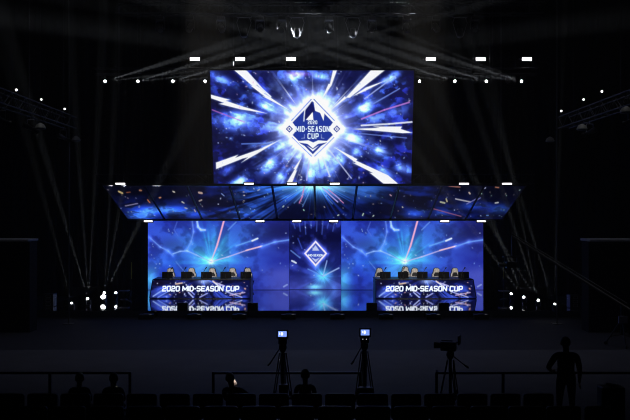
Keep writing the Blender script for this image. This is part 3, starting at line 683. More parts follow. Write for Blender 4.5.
# ------------------------------------------------------------------ desks with their LED front
def desk(side):
    L = side == 'left'; s = 1 if L else -1; D = 39.65
    cx = (200.5-315)*D/F if L else (425.5-315)*D/F
    t = thing('player_desk', (cx, D, STAGE), '%s caster desk with LED front reading 2020 MID-SEASON CUP, before the %s backdrop screen' % (side, side), 'desk', 'LED fronted desks on the stage')
    h = .95; b0 = .035; xo, xob, xi = -s*2.34, -s*2.5, s*2.44    # outer top, outer bottom, inner
    P = lambda x0, x1: None
    tlp, trp, blp, brp = [Vector(q) for q in (((xo, 0, h) if L else (xi, 0, h)), ((xi, 0, h) if L else (xo, 0, h)), ((xob, 0, b0) if L else (xi, 0, b0)), ((xi, 0, b0) if L else (xob, 0, b0)))]
    for q in (tlp, trp, blp, brp): q.y = -.02
    tlp.z = trp.z = h-.03
    grid_screen('led_front', 200, 40, quadP(tlp, trp, blp, brp), lambda u, v: pic_desk(u, v, 4 if L else 9), SM, t)
    pts = [(xob, 0), (xi, 0), (xi, h-.05), (xo, h-.05)] if L else [(xi, 0), (xob, 0), (xo, h-.05), (xi, h-.05)]
    MB().prism(pts, 0, .3).build('front_carcass', BLK, t)
    MB().box(((xi+s*.02), .75, h/2-.03), (.04, 1.5, h-.06)).build('side_panel', BLK, t)
    MB().box(((xo+0), .75, h/2-.03), (.04, 1.5, h-.06)).build('side_panel', BLK, t)
    MB().box(((xo+xi)/2+s*.02, .73, h-.0), (abs(xi-xo)+.1, 1.5, .05)).build('desk_top', BLK, t, bevel=.01)
    MB().bar((xob-s*.02, -.02, .02), (xo-s*.02, -.02, h), .03, n=4).build('edge_trim', mat('edge_trim_grey', (110, 105, 95), .5) if not L else BLK, t)
    MB().box(((xob+xi)/2, -.01, b0/2), (abs(xi-xob), .06, b0-.01)).build('plinth', BLK, t)
    o = text_mesh('2020 MID-SEASON CUP', 'lettering', emat('desk_lettering', (232, 242, 255), 1.2), t, ((200.6-200.5 if L else 424-425.5)*D/F, -.03, (298.9-288.7)*D/F), 77*D/F, 5.7*D/F, stroke=.21, gap=.46, gw=1.0, shear=.12)
    o['label'] = 'white lettering reading 2020 MID-SEASON CUP'
    return t, h
def chair_proto():
    t = thing('gaming_chair', (0,0,0), '', 'chair', 'high backed chairs at the stage desks')
    pale = mat('pale_chair_fabric', (232, 226, 218), .8, noise=.25, scale=14); dk = mat('chair_dark_leather', (26, 26, 28), .5)
    MB().prism([(-.2,.5),(.2,.5),(.26,.75),(.25,1.02),(.19,1.14),(.17,1.28),(.1,1.36),(-.1,1.36),(-.17,1.28),(-.19,1.14),(-.25,1.02),(-.26,.75)], .2, .3).build('backrest', dk, t, bevel=.03)
    MB().prism([(-.2,.62),(-.14,.6),(-.17,.8),(-.15,1.0),(-.08,1.12),(.08,1.12),(.15,1.0),(.17,.8),(.14,.6),(.2,.62),(.23,.8),(.22,1.02),(.16,1.13),(.14,1.27),(.08,1.33),(-.08,1.33),(-.14,1.27),(-.16,1.13),(-.22,1.02),(-.23,.8)], .17, .2).build('backrest_panel', pale, t)
    MB().box((0, -.03, .48), (.52, .5, .1)).build('seat', dk, t, bevel=.03)
    MB().prism([(-.12,.7),(.12,.7),(.14,.92),(-.14,.92)], .14, .17).build('lumbar_cushion', pale, t, bevel=.01)
    for s in (-1, 1):
        m = MB(); m.box((s*.3, 0, .68), (.07, .28, .04)); m.bar((s*.3, 0, .66), (s*.27, 0, .46), .018); m.build('armrest', BLK, t)
    MB().bar((0, 0, .1), (0, 0, .44), .03).build('gas_column', MET, t)
    m = MB()
    for i in range(5):
        a = 2*PI*i/5+.3; e = (.3*math.cos(a), .3*math.sin(a), .06); m.bar((0,0,.12), e, .025, .018)
    b_ = m.build('star_base', BLK, t)
    for i in range(5):
        a = 2*PI*i/5+.3; MB().lathe([(.03, -.02), (.03, .02)], (.3*math.cos(a), .3*math.sin(a), .031), (math.sin(a), -math.cos(a), 0), 10).build('caster', BLK, b_)
    return t
def monitor_proto():
    t = thing('monitor', (0,0,0), '', 'monitor', 'monitors on the stage desks')
    MB().box((0, 0, .17), (.54, .035, .32)).build('screen_housing', mat('monitor_black', (7, 7, 8), .6, spec=.1), t, bevel=.008)
    MB().box((0, .02, .17), (.51, .006, .29)).build('screen_panel', mat('dark_screen_glass', (10, 10, 14), .15), t)
    MB().bar((0, -.03, .015), (0, -.02, .2), .018).build('stand_neck', BLK, t); MB().box((0, -.02, .008), (.24, .18, .014)).build('stand_base', BLK, t, bevel=.004)
    return t
def mic_proto():
    t = thing('gooseneck_microphone', (0,0,0), '', 'microphone', 'gooseneck microphones on the stage desks')
    MB().lathe([(.06, 0), (.06, .02), (.03, .035)], (0,0,0), (0,0,1), 12).build('base', BLK, t)
    m = MB(); pts = [(0,0,.03),(.02,.0,.2),(.07,0,.36),(.15,0,.5)]
    for a, b_ in zip(pts, pts[1:]): m.bar(a, b_, .012)
    m.build('gooseneck', BLK, t); MB().bar((.15,0,.49), (.21,0,.58), .025, .03, 10).build('capsule', BLK, t)
    return t
chair0, mon0, mic0 = chair_proto(), monitor_proto(), mic_proto(); used = {'c': 0, 'm': 0, 'k': 0}
def place(proto, key, loc, rz, label):
    o = proto if not used[key] else copy_tree(proto); used[key] = 1
    o.location = loc; o.rotation_euler.z = rz; o['label'] = label; return o
MON = {'left': [167.4, 186.4, 206.4, 225.8, 245.9], 'right': [385.3, 403.2, 422.2, 444, 463.6]}
CHR = {'left': [169.3, 190.8, 211.8, 232.3, 247.8], 'right': [379.3, 405.5, 415.2, 437.3, 456]}
MIC = {'left': [170.5, 184, 204.5, 223.5, 244], 'right': [384, 402.5, 424.5, 444, 463]}
for side in ('left', 'right'):
    t, h = desk(side)
    for i in range(5):
        x = (MON[side][i]-315)*40.05/F
        place(mon0, 'm', (x, 40.05, STAGE+h+.027), 0, 'black monitor on the %s desk, %s of five' % (side, nth(i, 5)))
        CD = 42.9 if CHR[side][i] == 405.5 else 41.9
        place(chair0, 'c', ((CHR[side][i]-315)*CD/F, CD, STAGE+.001), (-.1+.05*i)*1, 'high backed chair behind the %s desk, %s of five' % (side, nth(i, 5)))
        o = place(mic0, 'k', ((MIC[side][i]-315)*39.8/F-.1, 39.77, STAGE+h+.027), [0, 0, .3, -.2, .1][i], 'thin gooseneck microphone on the %s desk, %s of five' % (side, nth(i, 5)))
# stage front: wedges on the lip and flat boxes on the floor
for i, x in enumerate((183.3, 253, 371.5, 443)):
    p = at(x, 305, SF+.5); t = thing('wedge_monitor', (p.x, SF+.45, STAGE+.001), 'black wedge loudspeaker on the front lip of the stage, '+nth(i, 4), 'loudspeaker', 'wedge loudspeakers on the stage lip')
    MB().prismx([(-.2, 0), (.2, 0), (.24, .12), (.0, .3), (-.2, .3)], -.23, .23).build('cabinet', BLK, t, bevel=.015)
    m = MB()
    for j in range(5): m.bar((-.18, .19-.04*j, .165+.03*j), (.18, .19-.04*j, .165+.03*j), .006, n=4)
    m.build('grille', MET, t)
for i, x in enumerate((148, 196.3, 241.5, 290.5, 339.4, 388, 435.5, 483)):
    p = at(x-2, 315, SF-.5); t = thing('front_fill_speaker', (p.x, SF-.45, .001), 'flat black box on the floor along the stage front, '+nth(i, 8), 'loudspeaker', 'flat black boxes along the stage front')
    MB().box((0, 0, .1), (.62, .4, .2)).build('cabinet', BLK, t, bevel=.02)
    MB().box((0, 0, .215), (.24, .16, .03)).build('top_plate', MET, t)
    MB().box((.2, -.12, .208), (.08, .05, .016)).build('indicator_lamp', emat('dim_indicator', (150, 150, 140), .35), t)

# yellow marked stands at both wings
YEL = mat('yellow_tape', (190, 180, 60), .6)
for x, lab in ((131.5, 'thin stand with yellow tape beside the left end of the left backdrop screen'), (503.5, 'thin stand with yellow tape beside the right end of the right backdrop screen')):
    D = 40.5; p = at(x, 270, D); t = thing('light_stand', (p.x, D, STAGE+.001), lab, 'stand')
    zt = at(x, 262, D).z-STAGE; zm = at(x, 279, D).z-STAGE
    MB().bar((0, 0, .02), (0, 0, zm), .018).build('pole', MET, t); MB().bar((0, 0, zm), (0, 0, zt), .02).build('yellow_tape', YEL, t)
    m = MB()
    for i in range(3):
        a = 2*PI*i/3+.5; m.bar((0, 0, .3), (.4*math.cos(a), .4*math.sin(a), .012), .012)
    m.build('tripod_feet', MET, t)
for x, y, lab in ((131, 293, 'small low side table on the left wing of the stage'), (497, 293, 'small low side table on the right wing of the stage')):
    D = 40.9; p = at(x, y, D); t = thing('side_table', (p.x, D-1.5, STAGE+.001), lab, 'table'); z = .42
    MB().box((0, 0, z), (.5, .4, .03)).build('table_top', mat('grey_top', (110, 110, 118), .5), t); MB().bar((0, 0, .02), (0, 0, z), .02).build('leg', MET, t); MB().lathe([(.18, 0), (.16, .02)], (0,0,0), (0,0,1), 14).build('base', MET, t)
# flight case racks
for x, lab in ((50, 'black equipment rack with pale outlined panels left of the stage lights'), (573.5, 'black equipment rack with pale outlined panels right of the stage lights')):
    D = 36.5 if x < 100 else 36; p = at(x, 306, D); t = thing('equipment_rack', (p.x, D, STAGE+.001), lab, 'rack')
    if x > 500: t.location.z = STAGE+.001
    MB().box((0, 0, .3), (.46, .5, .58)).build('case', BLK, t, bevel=.015)
    m = MB()
    for j in range(3):
        z = .13+j*.18
        for a, b_ in (((-.1, z-.06), (.1, z-.06)), ((.1, z-.06), (.1, z+.06)), ((.1, z+.06), (-.1, z+.06)), ((-.1, z+.06), (-.1, z-.06))):
            m.bar((a[0], -.255, a[1]), (b_[0], -.255, b_[1]), .009, n=4)
    m.build('panel_outline', mat('pale_outline', (150, 150, 160), .6), t)
    for sx in (-1, 1): MB().bar((sx*.24, -.1, .4), (sx*.24, .1, .4), .015).build('handle', GREYM, t)

# ------------------------------------------------------------------ guard rail segments
def rail(x0, x1, posts, label, D=18.6):
    p0 = (x0-315)*D/F; p1 = (x1-315)*D/F; c = (p0+p1)/2; h = EYE-163*D/F
    t = thing('guard_rail', (c, D, .001), label, 'railing', 'guard rails before the audience')
    MB().box((0, 0, h), (p1-p0, .05, .05)).build('top_rail', MET, t)
    for x in posts:
        q = (x-315)*D/F-c; m = MB(); m.box((q, 0, h/2), (.06, .05, h)); m.box((q, 0, .01), (.16, .2, .02)); m.build('post', MET, t)
    return t
rail(-14, 131, (-13, 50, 130), 'black guard rail in front of the seats at the left of the photo')
rail(212, 361, (213.3, 360), 'black guard rail behind the two tripods with lit camera monitors')
rail(435.5, 644, (436.5, 503, 572, 643), 'black guard rail at the right, behind the standing person')
MB_ = MB().lathe([(.012, 0), (.02, .02), (.01, .05)], (0,0,0), (0,0,1), 8)
tag(MB_.build('rail_cap', mat('pale_cap', (190, 190, 190), .5), loc=((437-315)*18.6/F, 18.6, EYE-163*18.6/F+.026)), 'small pale cap on the left end of the right guard rail', 'cap')

# ------------------------------------------------------------------ audience seats
def seat_proto(w):
    t = thing('audience_seat', (0,0,0), '', 'chair')
    bk = mat('seat_fabric', (12, 12, 14), .8, spec=.15, noise=.2, scale=20); pl = mat('seat_shell', (12, 12, 14), .45, spec=.3)
    def back(y0, y1, top, ww):
        pts = [(-ww, .38), (ww, .38), (ww, top-.05), (ww-.015, top-.015), (ww-.05, top-.003), (0, top), (-ww+.05, top-.003), (-ww+.015, top-.015), (-ww, top-.05)]
        return MB().prism(pts, y0, y1)
    back(-.06, -.0, .97, w/2-.03).build('backrest_shell', pl, t, bevel=.015)
    back(.0, .07, .95, w/2-.06).build('backrest', bk, t, bevel=.02)
    MB().box((0, .27, .43), (w-.12, .46, .1)).build('seat', bk, t, bevel=.03)
    for s in (-1, 1):
        m = MB(); m.box((s*(w/2-.015), .2, .3), (.03, .1, .6)); m.box((s*(w/2-.015), .2, .01), (.03, .34, .02)); m.build('leg', MET, t)
        MB().box((s*(w/2-.025), .16, .63), (.045, .36, .04)).build('armrest', pl, t, bevel=.01)
    return t
seat0 = seat_proto(.67); first = [True]
def add_seat(x, y, z, label, group):
    o = seat0 if first[0] else copy_tree(seat0); first[0] = False
    o.location = (x, y, z+.001); o['label'] = label; o['group'] = group; return o
row1 = [406+33*k for k in range(-12, 5)]
landm = {43: 'under the left end of the guard rail', 76: 'taken by the left person of the pair', 109: 'taken by the right person of the pair', 142: 'right of the seated pair',
         175: 'second to the left of the phone holder', 208: 'next to the left of the phone holder', 241: 'taken by the person with the lit phone', 274: 'behind the tripod with the lit monitor at left',
         307: 'taken by the person between the two tripods', 340: 'behind the dark bag', 373: 'behind the right lit camera monitor'}
for i, x in enumerate(row1):
    X = (x-315)*16.3/F
    s = landm.get(x)
    if not s: s = nth(i, len(row1)) if i < 5 else 'number %s from the right end' % {12:'five',13:'four',14:'three',15:'two',16:'one'}.get(i, 'ten')
    if i == 16: s = 'at its right end'
    elif i == 15: s = 'second from its right end'
    elif i == 14: s = 'third from its right end'
    elif i == 13: s = 'fourth from its right end'
    elif i == 12: s = 'fifth from its right end'
    elif i == 0: s = 'at its left end'
    add_seat(X, 16.3, 0, 'black seat in the farther row, '+s, 'audience seats in the far row')
row2 = [297+38*k for k in range(-7, 9)]
ords2 = ['at the left edge of the photo', 'second from the left', 'third from the left', 'fourth from the left', 'fifth from the left', 'sixth from the left', 'seventh from the left', 'eighth from the left',
         'eighth from the right', 'seventh from the right', 'sixth from the right', 'fifth from the right', 'fourth from the right', 'third from the right', 'second from the right', 'at the right end']
for i, x in enumerate(row2):
    add_seat((x-315)*14.2/F, 14.2, .258, 'black seat in the nearest row, '+ords2[i], 'audience seats in the near row')

# ------------------------------------------------------------------ cameras on tripods
SCR = emat('camera_monitor_glow', (120, 150, 235), 1.3); SCW = emat('camera_monitor_white', (235, 240, 255), 1.3)
def tripod_camera(x, py_top, D, label, lit, rz=0, handle=-1):
    X = (x-315)*D/F; t = thing('broadcast_camera', (X, D, .001), label, 'camera', 'camera tripods before the stage', rz)
    zt = at(x, py_top, D).z; hb = zt-.42
    col = MB().bar((0, 0, .45), (0, 0, hb), .035, n=8); col.build('centre_column', MET, t)
    for i in range(3):
        a = 2*PI*i/3+PI/2; m = MB(); ex, ey = .36*math.cos(a), .36*math.sin(a); px_, py_ = -.045*math.sin(a), .045*math.cos(a)
        top = Vector((.06*math.cos(a), .06*math.sin(a), hb-.12)); mid = Vector((ex*.62, ey*.62, .5))
        m.bar(top+Vector((px_, py_, 0)), mid+Vector((px_, py_, 0)), .014); m.bar(top-Vector((px_, py_, 0)), mid-Vector((px_, py_, 0)), .014)
        m.bar(mid+(top-mid)*.15, (ex, ey, .03), .018, .016); m.box(mid, (.11, .11, .05))
        lg = m.build('leg', MET, t); MB().ell((ex, ey, .021), (.035, .035, .02), 8, 6).build('foot', BLK, lg)
    MB().lathe([(.05, -.1), (.09, -.02), (.09, .04), (.06, .1)], (0, 0, hb), (0,0,1), 12).build('fluid_head', BLK, t, smooth=True)
    h = MB(); h.bar((handle*.06, 0, hb), (handle*.26, -.3, hb-.28), .014); h.bar((handle*.26, -.3, hb-.28), (handle*.31, -.36, hb-.33), .024); h.build('pan_handle', BLK, t)
    MB().box((0, .04, hb+.19), (.19, .34, .2)).build('camera_body', BLK, t, bevel=.015)
    MB().lathe([(.06, 0), (.07, .08), (.075, .12), (.08, .16)], (0, .2, hb+.2), (0,1,0), 14).build('lens', BLK, t, smooth=True)
    MB().bar((0, -.05, hb+.31), (0, .2, hb+.31), .014).build('top_handle', BLK, t)
    m = MB(); m.box((0, -.2, hb+.34), (.26, .035, .2)); m.bar((0, -.1, hb+.25), (0, -.19, hb+.3), .015)
    mo = m.build('viewfinder', BLK, t, bevel=.006)
    if lit:
        MB().box((0, -.2195, hb+.34), (.19, .004, .125)).build('lit_screen', SCR, mo)
        MB().ell((-.01, -.222, hb+.345), (.028, .003, .042), 10, 6).box((-.06, -.222, hb+.35), (.02, .003, .05)).build('screen_figure', SCW, mo)
    return t, hb
t, hb = tripod_camera(282.8, 329, 18, 'camera on tripod with brightly lit rear monitor, left one of the two', True)
MB().box((.02, -.1, .55), (.2, .16, .5)).build('battery_pack', BLK, t, bevel=.01); MB().ell((-.06, -.07, hb-.26), (.012, .012, .012), 8, 6).build('indicator_light', emat('tiny_light', (220, 220, 220), .9), t)
t, hb = tripod_camera(364.5, 327.5, 18, 'camera on tripod with lit rear monitor, right one of the two', True)
for sx in (-.05, .03): MB().ell((sx, -.22, hb+.19), (.009, .009, .009), 8, 6).build('indicator_light', emat('tiny_light', (220, 220, 220), .9), t)
MB().box((0, -.1, .38), (.36, .25, .72)).build('hanging_case', BLK, t, bevel=.02)
tripod_camera(450.3, 336, 18, 'dark camera on tripod pointing left, with no lit monitor', False, rz=1.25, handle=1)

# jib crane at right ---------------------------------------------------------
jb = at(622, 346, 27.6); J = thing('camera_crane', (jb.x, 27.6, .001), 'dark camera crane with long raised arm at the right of the hall', 'camera crane')
piv = Vector((0, 0, at(622, 305, 27.6).z)); tip = at(512, 236, 31)-Vector((jb.x, 27.6, 0)); dr = (tip-piv).normalized()
m = MB(); up = Vector((0, 0, .16))
m.bar(piv-dr*1.2, tip, .06, .04, 8); m.bar(piv-dr*.2+up, tip+up*.6, .02)
for i in range(12):
    a = piv+(tip-piv)*(i/12); b_ = piv+(tip-piv)*((i+1)/12); m.bar(a, b_+up*(.9), .012); 
m.build('arm', BLK, J)
MB().box(piv-dr*1.2, (.4, .3, .34)).build('counterweight', BLK, J, bevel=.02)
MB().bar((0, 0, .4), piv, .06).build('pedestal', MET, J)
for i in range(3):
    a = 2*PI*i/3+.4; m = MB(); m.bar((0, 0, .95), (.55*math.cos(a), .55*math.sin(a), .06), .025); m.bar((0, 0, .4), (.4*math.cos(a), .4*math.sin(a), .3), .015)
    lg = m.build('leg', MET, J); MB().lathe([(.06, -.025), (.06, .025)], (.55*math.cos(a), .55*math.sin(a), .061), (-math.sin(a), math.cos(a), 0), 12).build('wheel', BLK, lg)
m = MB(); m.bar(tip, tip+Vector((0, 0, -.75)), .035); m.box(tip+Vector((0, 0, -.8)), (.7, .12, .05)); m.bar(tip+Vector((-.3, 0, -.8)), tip+Vector((-.25, 0, -1.15)), .02); m.bar(tip+Vector((.2, 0, -.8)), tip+Vector((.18, 0, -1.15)), .02)
m.build('remote_head', BLK, J)
MB().box(tip+Vector((-.02, 0, -1.12)), (.42, .22, .24)).lathe([(.07, 0), (.09, .3)], tip+Vector((-.2, 0, -1.12)), (-1, .2, 0), 12).build('camera_body', BLK, J, bevel=.01)
MB().box((-.03, -.16, at(622, 319, 27.6).z), (.3, .08, .24)).build('control_monitor', mat('grey_monitor', (110, 112, 130), .4), J)
MB().bar((0, -.12, at(622, 319, 27.6).z), (0, 0, at(622, 319, 27.6).z-.05), .02).build('monitor_bracket', MET, J)

# ------------------------------------------------------------------ people
SKIN = mat('skin', (150, 112, 92), .6); HAIR = mat('black_hair', (14, 12, 12), .6); SHIRT = mat('black_shirt', (16, 16, 19), .9, spec=.1); TROU = mat('dark_trousers', (14, 15, 20), .9, spec=.1); SHOE = mat('black_shoes', (12, 12, 12), .5)
PM = [SKIN, SHIRT, TROU, SHOE]
def person(loc, rz, label, J, edges, hands, head_turn=(0, 1), shirt=SHIRT, group=None):
    """J: joint -> (x,y,z,rx,ry); edges: (a,b,mat); +y is forward"""
    names = list(J); idx = {n: i for i, n in enumerate(names)}
    me = bpy.data.meshes.new('body'); me.from_pydata([J[n][:3] for n in names], [(idx[a], idx[b]) for a, b, _ in edges], [])
    o = bpy.data.objects.new('tmp_body', me); C.objects.link(o)
    o.modifiers.new('s', 'SKIN'); 
    sv = me.skin_vertices[0].data
    for i, n in enumerate(names): sv[i].radius = J[n][3:5]; sv[i].use_root = (n == 'pelvis')
    ss = o.modifiers.new('u', 'SUBSURF'); ss.levels = 2; ss.render_levels = 2
    dg = bpy.context.evaluated_depsgraph_get(); dg.update(); bm_ = bpy.data.meshes.new_from_object(o.evaluated_get(dg)); bpy.data.objects.remove(o)
    V = [v.co.copy() for v in bm_.vertices]; Fc = [tuple(p.vertices) for p in bm_.polygons]; MI = []
    segs = [(Vector(J[a][:3]), Vector(J[b][:3]), m_) for a, b, m_ in edges]
    for p in bm_.polygons:
        c = p.center; best = (1e9, 0)
        for a, b, m_ in segs:
            e = b-a; t_ = max(0, min(1, (c-a).dot(e)/max(e.length_squared, 1e-9))); dd = (c-a-e*t_).length
            if dd < best[0]: best = (dd, m_)
        MI.append(best[1])
    # face: nose, ears, brow, mouth + fingers, all joined into the body mesh
    H = Vector(J['head'][:3]); fx, fy = head_turn; fd = Vector((fx, fy, 0)).normalized(); sd = Vector((fd.y, -fd.x, 0)); ex = MB()
    ex.bar(H+fd*.095+Vector((0,0,.02)), H+fd*.125-Vector((0,0,.025)), .009, .016, 8)
    for s_ in (-1, 1): ex.ell(H+sd*s_*.088, (.014, .026, .036), 8, 6, Matrix.Rotation(math.atan2(-fd.x, fd.y), 3, 'Z')); ex.ell(H+fd*.09+sd*s_*.034+Vector((0,0,.015)), (.014, .012, .008), 8, 6)
    ex.ell(H+fd*.09-Vector((0,0,.055)), (.026, .012, .008), 8, 6)
    for (hn, fdir, side) in hands:
        Hn = Vector(J[hn][:3]); fdv = Vector(fdir).normalized(); w_ = fdv.cross(Vector(side)).normalized(); sdv = w_.cross(fdv).normalized()
        for q, (off, ln) in enumerate(((-.03, .065), (-.01, .075), (.01, .07), (.03, .055))):
            a = Hn+fdv*.03+sdv*off; b_ = a+fdv*ln*.5+w_*.008; c = b_+fdv*ln*.45+w_*.022; ex.bar(a, b_, .0095, .009, 8); ex.bar(b_, c, .009, .007, 8)
        a = Hn-fdv*.01-sdv*.03; b_ = a-sdv*.03+fdv*.03; ex.bar(a, b_, .012, .01, 8); ex.bar(b_, b_+fdv*.03+w_*.01, .01, .008, 8)
    k = len(V); V += ex.v; Fc += [tuple(k+i for i in f) for f in ex.f]; MI += [0]*len(ex.f)
    mesh = bpy.data.meshes.new('person'); mesh.from_pydata([tuple(v) for v in V], [], Fc)
    for m_ in (SKIN, shirt, TROU, SHOE): mesh.materials.append(m_)
    mesh.polygons.foreach_set('material_index', MI); mesh.polygons.foreach_set('use_smooth', [True]*len(Fc)); mesh.update()
    ob = bpy.data.objects.new('person', mesh); C.objects.link(ob); ob.location = loc; ob.rotation_euler.z = rz; tag(ob, label, 'person', group)
    hr = MB(); R = Matrix.Rotation(math.atan2(-fd.x, fd.y), 3, 'Z'); n, mm = 20, 12; k = 0
    for i in range(mm+1):
        ph = PI*i/mm
        for j in range(n):
            t_ = 2*PI*j/n; q = Vector((.098*math.sin(ph)*math.cos(t_), .115*math.sin(ph)*math.sin(t_), .125*math.cos(ph)))
            if q.y > .03 and q.z < .06: q = q*.8
            if q.z < -.08: q = q*.82
            hr.v.append(H+R @ q+fd*-.008+Vector((0,0,.022)))
    for i in range(mm):
        for j in range(n):
            q = (j+1) % n; hr.f.append((i*n+j, (i+1)*n+j, (i+1)*n+q, i*n+q))
    hr.build('hair', HAIR, ob, smooth=True)
    return ob
def headj(x, y, z, lean=(0, 0)):
    lx, ly = lean
    return {'neck': (x, y, z-.2, .055, .058), 'jaw': (x+lx*.3, y+.02+ly*.3, z-.08, .062, .07), 'head': (x+lx, y+.015+ly, z, .082, .098), 'crown': (x+lx, y+ly, z+.075, .06, .075)}
def standing():
    J = {'pelvis': (0,0,.95,.15,.105), 'waist': (0,.0,1.1,.165,.11), 'chest': (0,.01,1.29,.195,.12), 'collar': (0,0,1.43,.12,.09)}
    J.update(headj(0, 0, 1.67, (-.01, 0)))
    for s, n in ((-1, 'l'), (1, 'r')):
        J['sh'+n] = (s*.205, 0, 1.4, .075, .075)
        J['hip'+n] = (s*.1, 0, .88, .11, .11); J['kn'+n] = (s*.12, .02, .48, .062, .066); J['an'+n] = (s*.13, 0, .09, .042, .045); J['to'+n] = (s*.15, .15, .04, .045, .035)
    J['ell'] = (-.34, .02, 1.15, .055, .055); J['wrl'] = (-.24, .17, 1.04, .03, .03); J['hal'] = (-.15, .2, 1.06, .035, .02)
    J['elr'] = (.26, -.03, 1.12, .055, .055); J['wrr'] = (.28, .05, .87, .033, .033); J['har'] = (.28, .07, .79, .035, .02)
    E = [('pelvis','waist',1),('waist','chest',1),('chest','collar',1),('collar','neck',0),('neck','jaw',0),('jaw','head',0),('head','crown',0)]
    for n in 'lr': E += [('collar','sh'+n,1),('sh'+n,'el'+n,1),('el'+n,'wr'+n,0),('wr'+n,'ha'+n,0),('pelvis','hip'+n,2),('hip'+n,'kn'+n,2),('kn'+n,'an'+n,2),('an'+n,'to'+n,3)]
    return J, E, [('hal', (.8, .3, 0), (0, 0, 1)), ('har', (0, .1, -1), (0, 1, 0))]
J_, E_, H_ = standing()
sp_ = person(((566-315)*17.75/F, 17.75, .0), 0, 'person standing in dark T-shirt at the right, left arm bent, watching the stage', J_, E_, H_); sp_.scale = (1.14, 1.05, 1.045)
def seated(lean=0.0, fwd=.0, arms='lap'):
    hx = lean; J = {'pelvis': (0, .25, .615, .14, .11), 'waist': (hx*.3, .23+fwd*.3, .72, .135, .1), 'chest': (hx*.7, .23+fwd*.7, .93, .16, .11), 'collar': (hx*.9, .23+fwd*.9, 1.05, .1, .08)}
    J.update(headj(hx, .23+fwd, 1.27, (hx*.2, .02)))
    for s, n in ((-1, 'l'), (1, 'r')):
        J['sh'+n] = (s*.18+hx*.9, .23+fwd*.9, 1.02, .062, .065); J['el'+n] = (s*.22+hx*.5, .32+fwd*.5, .78, .045, .045); J['wr'+n] = (s*.1, .5, .72, .03, .03); J['ha'+n] = (s*.08, .56, .73, .034, .02)
        J['hip'+n] = (s*.1, .28, .585, .085, .08); J['kn'+n] = (s*.13, .68, .57, .065, .065); J['an'+n] = (s*.13, .68, .1, .042, .045); J['to'+n] = (s*.14, .82, .04, .045, .035)
    if arms == 'phone': J['elr'] = (.2, .42, .84, .045, .045); J['wrr'] = (-.03, .36, 1.0, .03, .03); J['har'] = (-.1, .33, 1.07, .034, .02)
    E = [('pelvis','waist',1),('waist','chest',1),('chest','collar',1),('collar','neck',0),('neck','jaw',0),('jaw','head',0),('head','crown',0)]
    for n in 'lr': E += [('collar','sh'+n,1),('sh'+n,'el'+n,1),('el'+n,'wr'+n,0),('wr'+n,'ha'+n,0),('pelvis','hip'+n,2),('hip'+n,'kn'+n,2),('kn'+n,'an'+n,2),('an'+n,'to'+n,3)]
    return J, E, [('hal', (.2, 1, 0), (1, 0, 0)), ('har', (-.2, 1, 0) if arms == 'lap' else (0, .2, 1), (1, 0, 0))]
def sit(x, label, sc=.91, **k):
    J_, E_, H_ = seated(**k); o = person(((x-315)*16.3/F, 16.3, .56*(1-sc)), 0, label, J_, E_, H_, group='people seated in the far row'); o.scale = (.96, .98, sc); return o
sit(76, 'person with dark hair sitting in the far row, left one of the pair at left')
sit(109.5, 'person sitting in the far row, right one of the pair at left', lean=.02)
sit(238.5, 'person sitting in the far row holding a lit phone beside the head', lean=-.175, arms='phone')
sit(305, 'person sitting in the far row between the two lit camera monitors', fwd=.06, sc=.99)
PHN = emat('phone_glow', (255, 225, 205), .85)
def phone(p, label, s=1.0, rot=.5, e=PHN):
    t = thing('phone', p, label, 'phone'); R = Matrix.Rotation(rot, 3, 'Y')
    MB().box((0, 0, 0), (.075*s, .01, .15*s), R).build('phone_body', BLK, t); MB().box((0, -.006, 0), (.068*s, .003, .138*s), R).build('phone_screen', e, t)
p = at(234, 381.5, 16.75); phone(p, 'glowing phone held up by the seated person left of the tripods', 1.12, -.5)
p = at(115.5, 388.5, 16.95); phone(p, 'small dim phone glowing beside the right person of the seated pair', .8, .5, emat('dim_phone', (190, 185, 150), .45))

# dark bag and box by the tripods
m = MB().ell((0, 0, .38), (.27, .2, .38), 16, 10); tag(m.build('equipment_bag', CLOTH, smooth=True, loc=((337-315)*17.2/F, 17.2, .001)), 'rounded dark equipment bag between the two lit tripods', 'bag')
PB = mat('pale_wrap', (170, 170, 185), .5, noise=.3, scale=20)
t = thing('carry_case', ((611-315)*17.2/F, 17.2, .001), 'dark case with crumpled pale wrap on top at the right edge, below the rail', 'case')
zc = at(611, 386, 17.2).z
MB().box((0, 0, zc/2), (.5, .35, zc)).build('case_body', BLK, t, bevel=.03)
MB().ell((-.05, -.06, zc+.04), (.09, .05, .045), 10, 6, Matrix.Rotation(.3, 3, 'Y')).ell((.05, -.04, zc+.03), (.06, .04, .035), 10, 6).build('pale_wrap', PB, t)

# ------------------------------------------------------------------ light beams in the haze
for i, (p, d, deg, en, L) in enumerate(BEAMS):
    li = bpy.data.lights.new('beam_spot', 'SPOT'); li.energy = GAIN*en; li.spot_size = math.radians(deg); li.spot_blend = .5; li.shadow_soft_size = .03
    li.color = (.86, .92, 1.0)
    lo = bpy.data.objects.new('beam_spot', li); C.objects.link(lo); lo.location = p+d*.28
    lo.rotation_euler = d.to_track_quat('-Z', 'Y').to_euler()
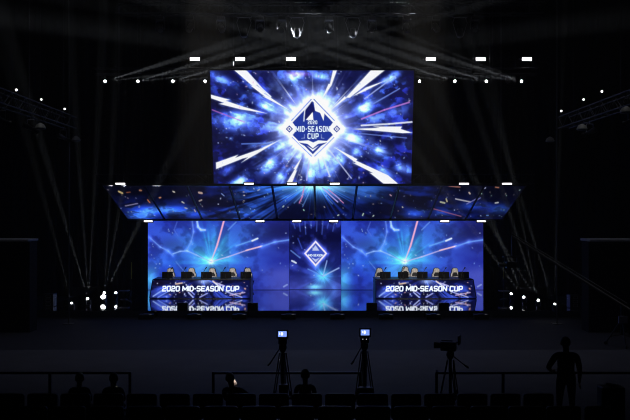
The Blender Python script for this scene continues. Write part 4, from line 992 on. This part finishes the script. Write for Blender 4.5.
# added floor fill and the front light on the two desks
def area(name, loc, size, e, col=(1,1,1), rot=(0,0,0)):
    li = bpy.data.lights.new(name, 'AREA'); li.shape = 'RECTANGLE'; li.size, li.size_y = size; li.energy = e; li.color = col
    o = bpy.data.objects.new(name, li); C.objects.link(o); o.location = loc; o.rotation_euler = rot; return o
fill = area('floor_fill', (0, 27.5, 17.6), (26, 8), 95, (.92, .94, 1)); fill.data.spread = math.radians(55)  # unseen overhead fill without a fixture, added to brighten the floor
for sx, tx in ((-3.2, -5.45), (3.2, 5.35)):
    li = bpy.data.lights.new('front_light', 'SPOT'); li.energy = 21000; li.spot_size = math.radians(10.5); li.spot_blend = .6; li.shadow_soft_size = .1; li.color = (1, .93, .84)
    o = bpy.data.objects.new('front_light', li); C.objects.link(o); o.location = (sx*.6, 14, 12.5); o.rotation_euler = (Vector((tx, 41.2, 1.6))-o.location).to_track_quat('-Z', 'Y').to_euler()
# world, camera, colour
w = bpy.data.worlds.new('night_hall'); bpy.context.scene.world = w; w.use_nodes = True
vs = w.node_tree.nodes.new('ShaderNodeVolumeScatter'); vs.inputs['Density'].default_value = HAZE; vs.inputs['Anisotropy'].default_value = 0.0
w.node_tree.links.new(vs.outputs[0], w.node_tree.nodes['World Output'].inputs['Volume'])   # thin smoke in the hall air
w.node_tree.nodes['Background'].inputs[0].default_value = (.3, .35, .5, 1); w.node_tree.nodes['Background'].inputs[1].default_value = .002
cam = bpy.data.cameras.new('camera'); cam.lens = F/630*36; cam.sensor_width = 36; cam.clip_end = 200
co = bpy.data.objects.new('camera', cam); C.objects.link(co); co.location = (0, 0, EYE); co.rotation_euler = (PI/2, 0, 0)
sc = bpy.context.scene; sc.camera = co
sc.view_settings.view_transform = 'Standard'; sc.view_settings.look = 'None'; sc.view_settings.gamma = 1; sc.view_settings.exposure = 0.0; sc.view_settings.use_curve_mapping = False
sc.cycles.use_denoising = True; sc.cycles.filter_width = 1.1; sc.cycles.volume_bounces = 0; sc.cycles.max_bounces = 6
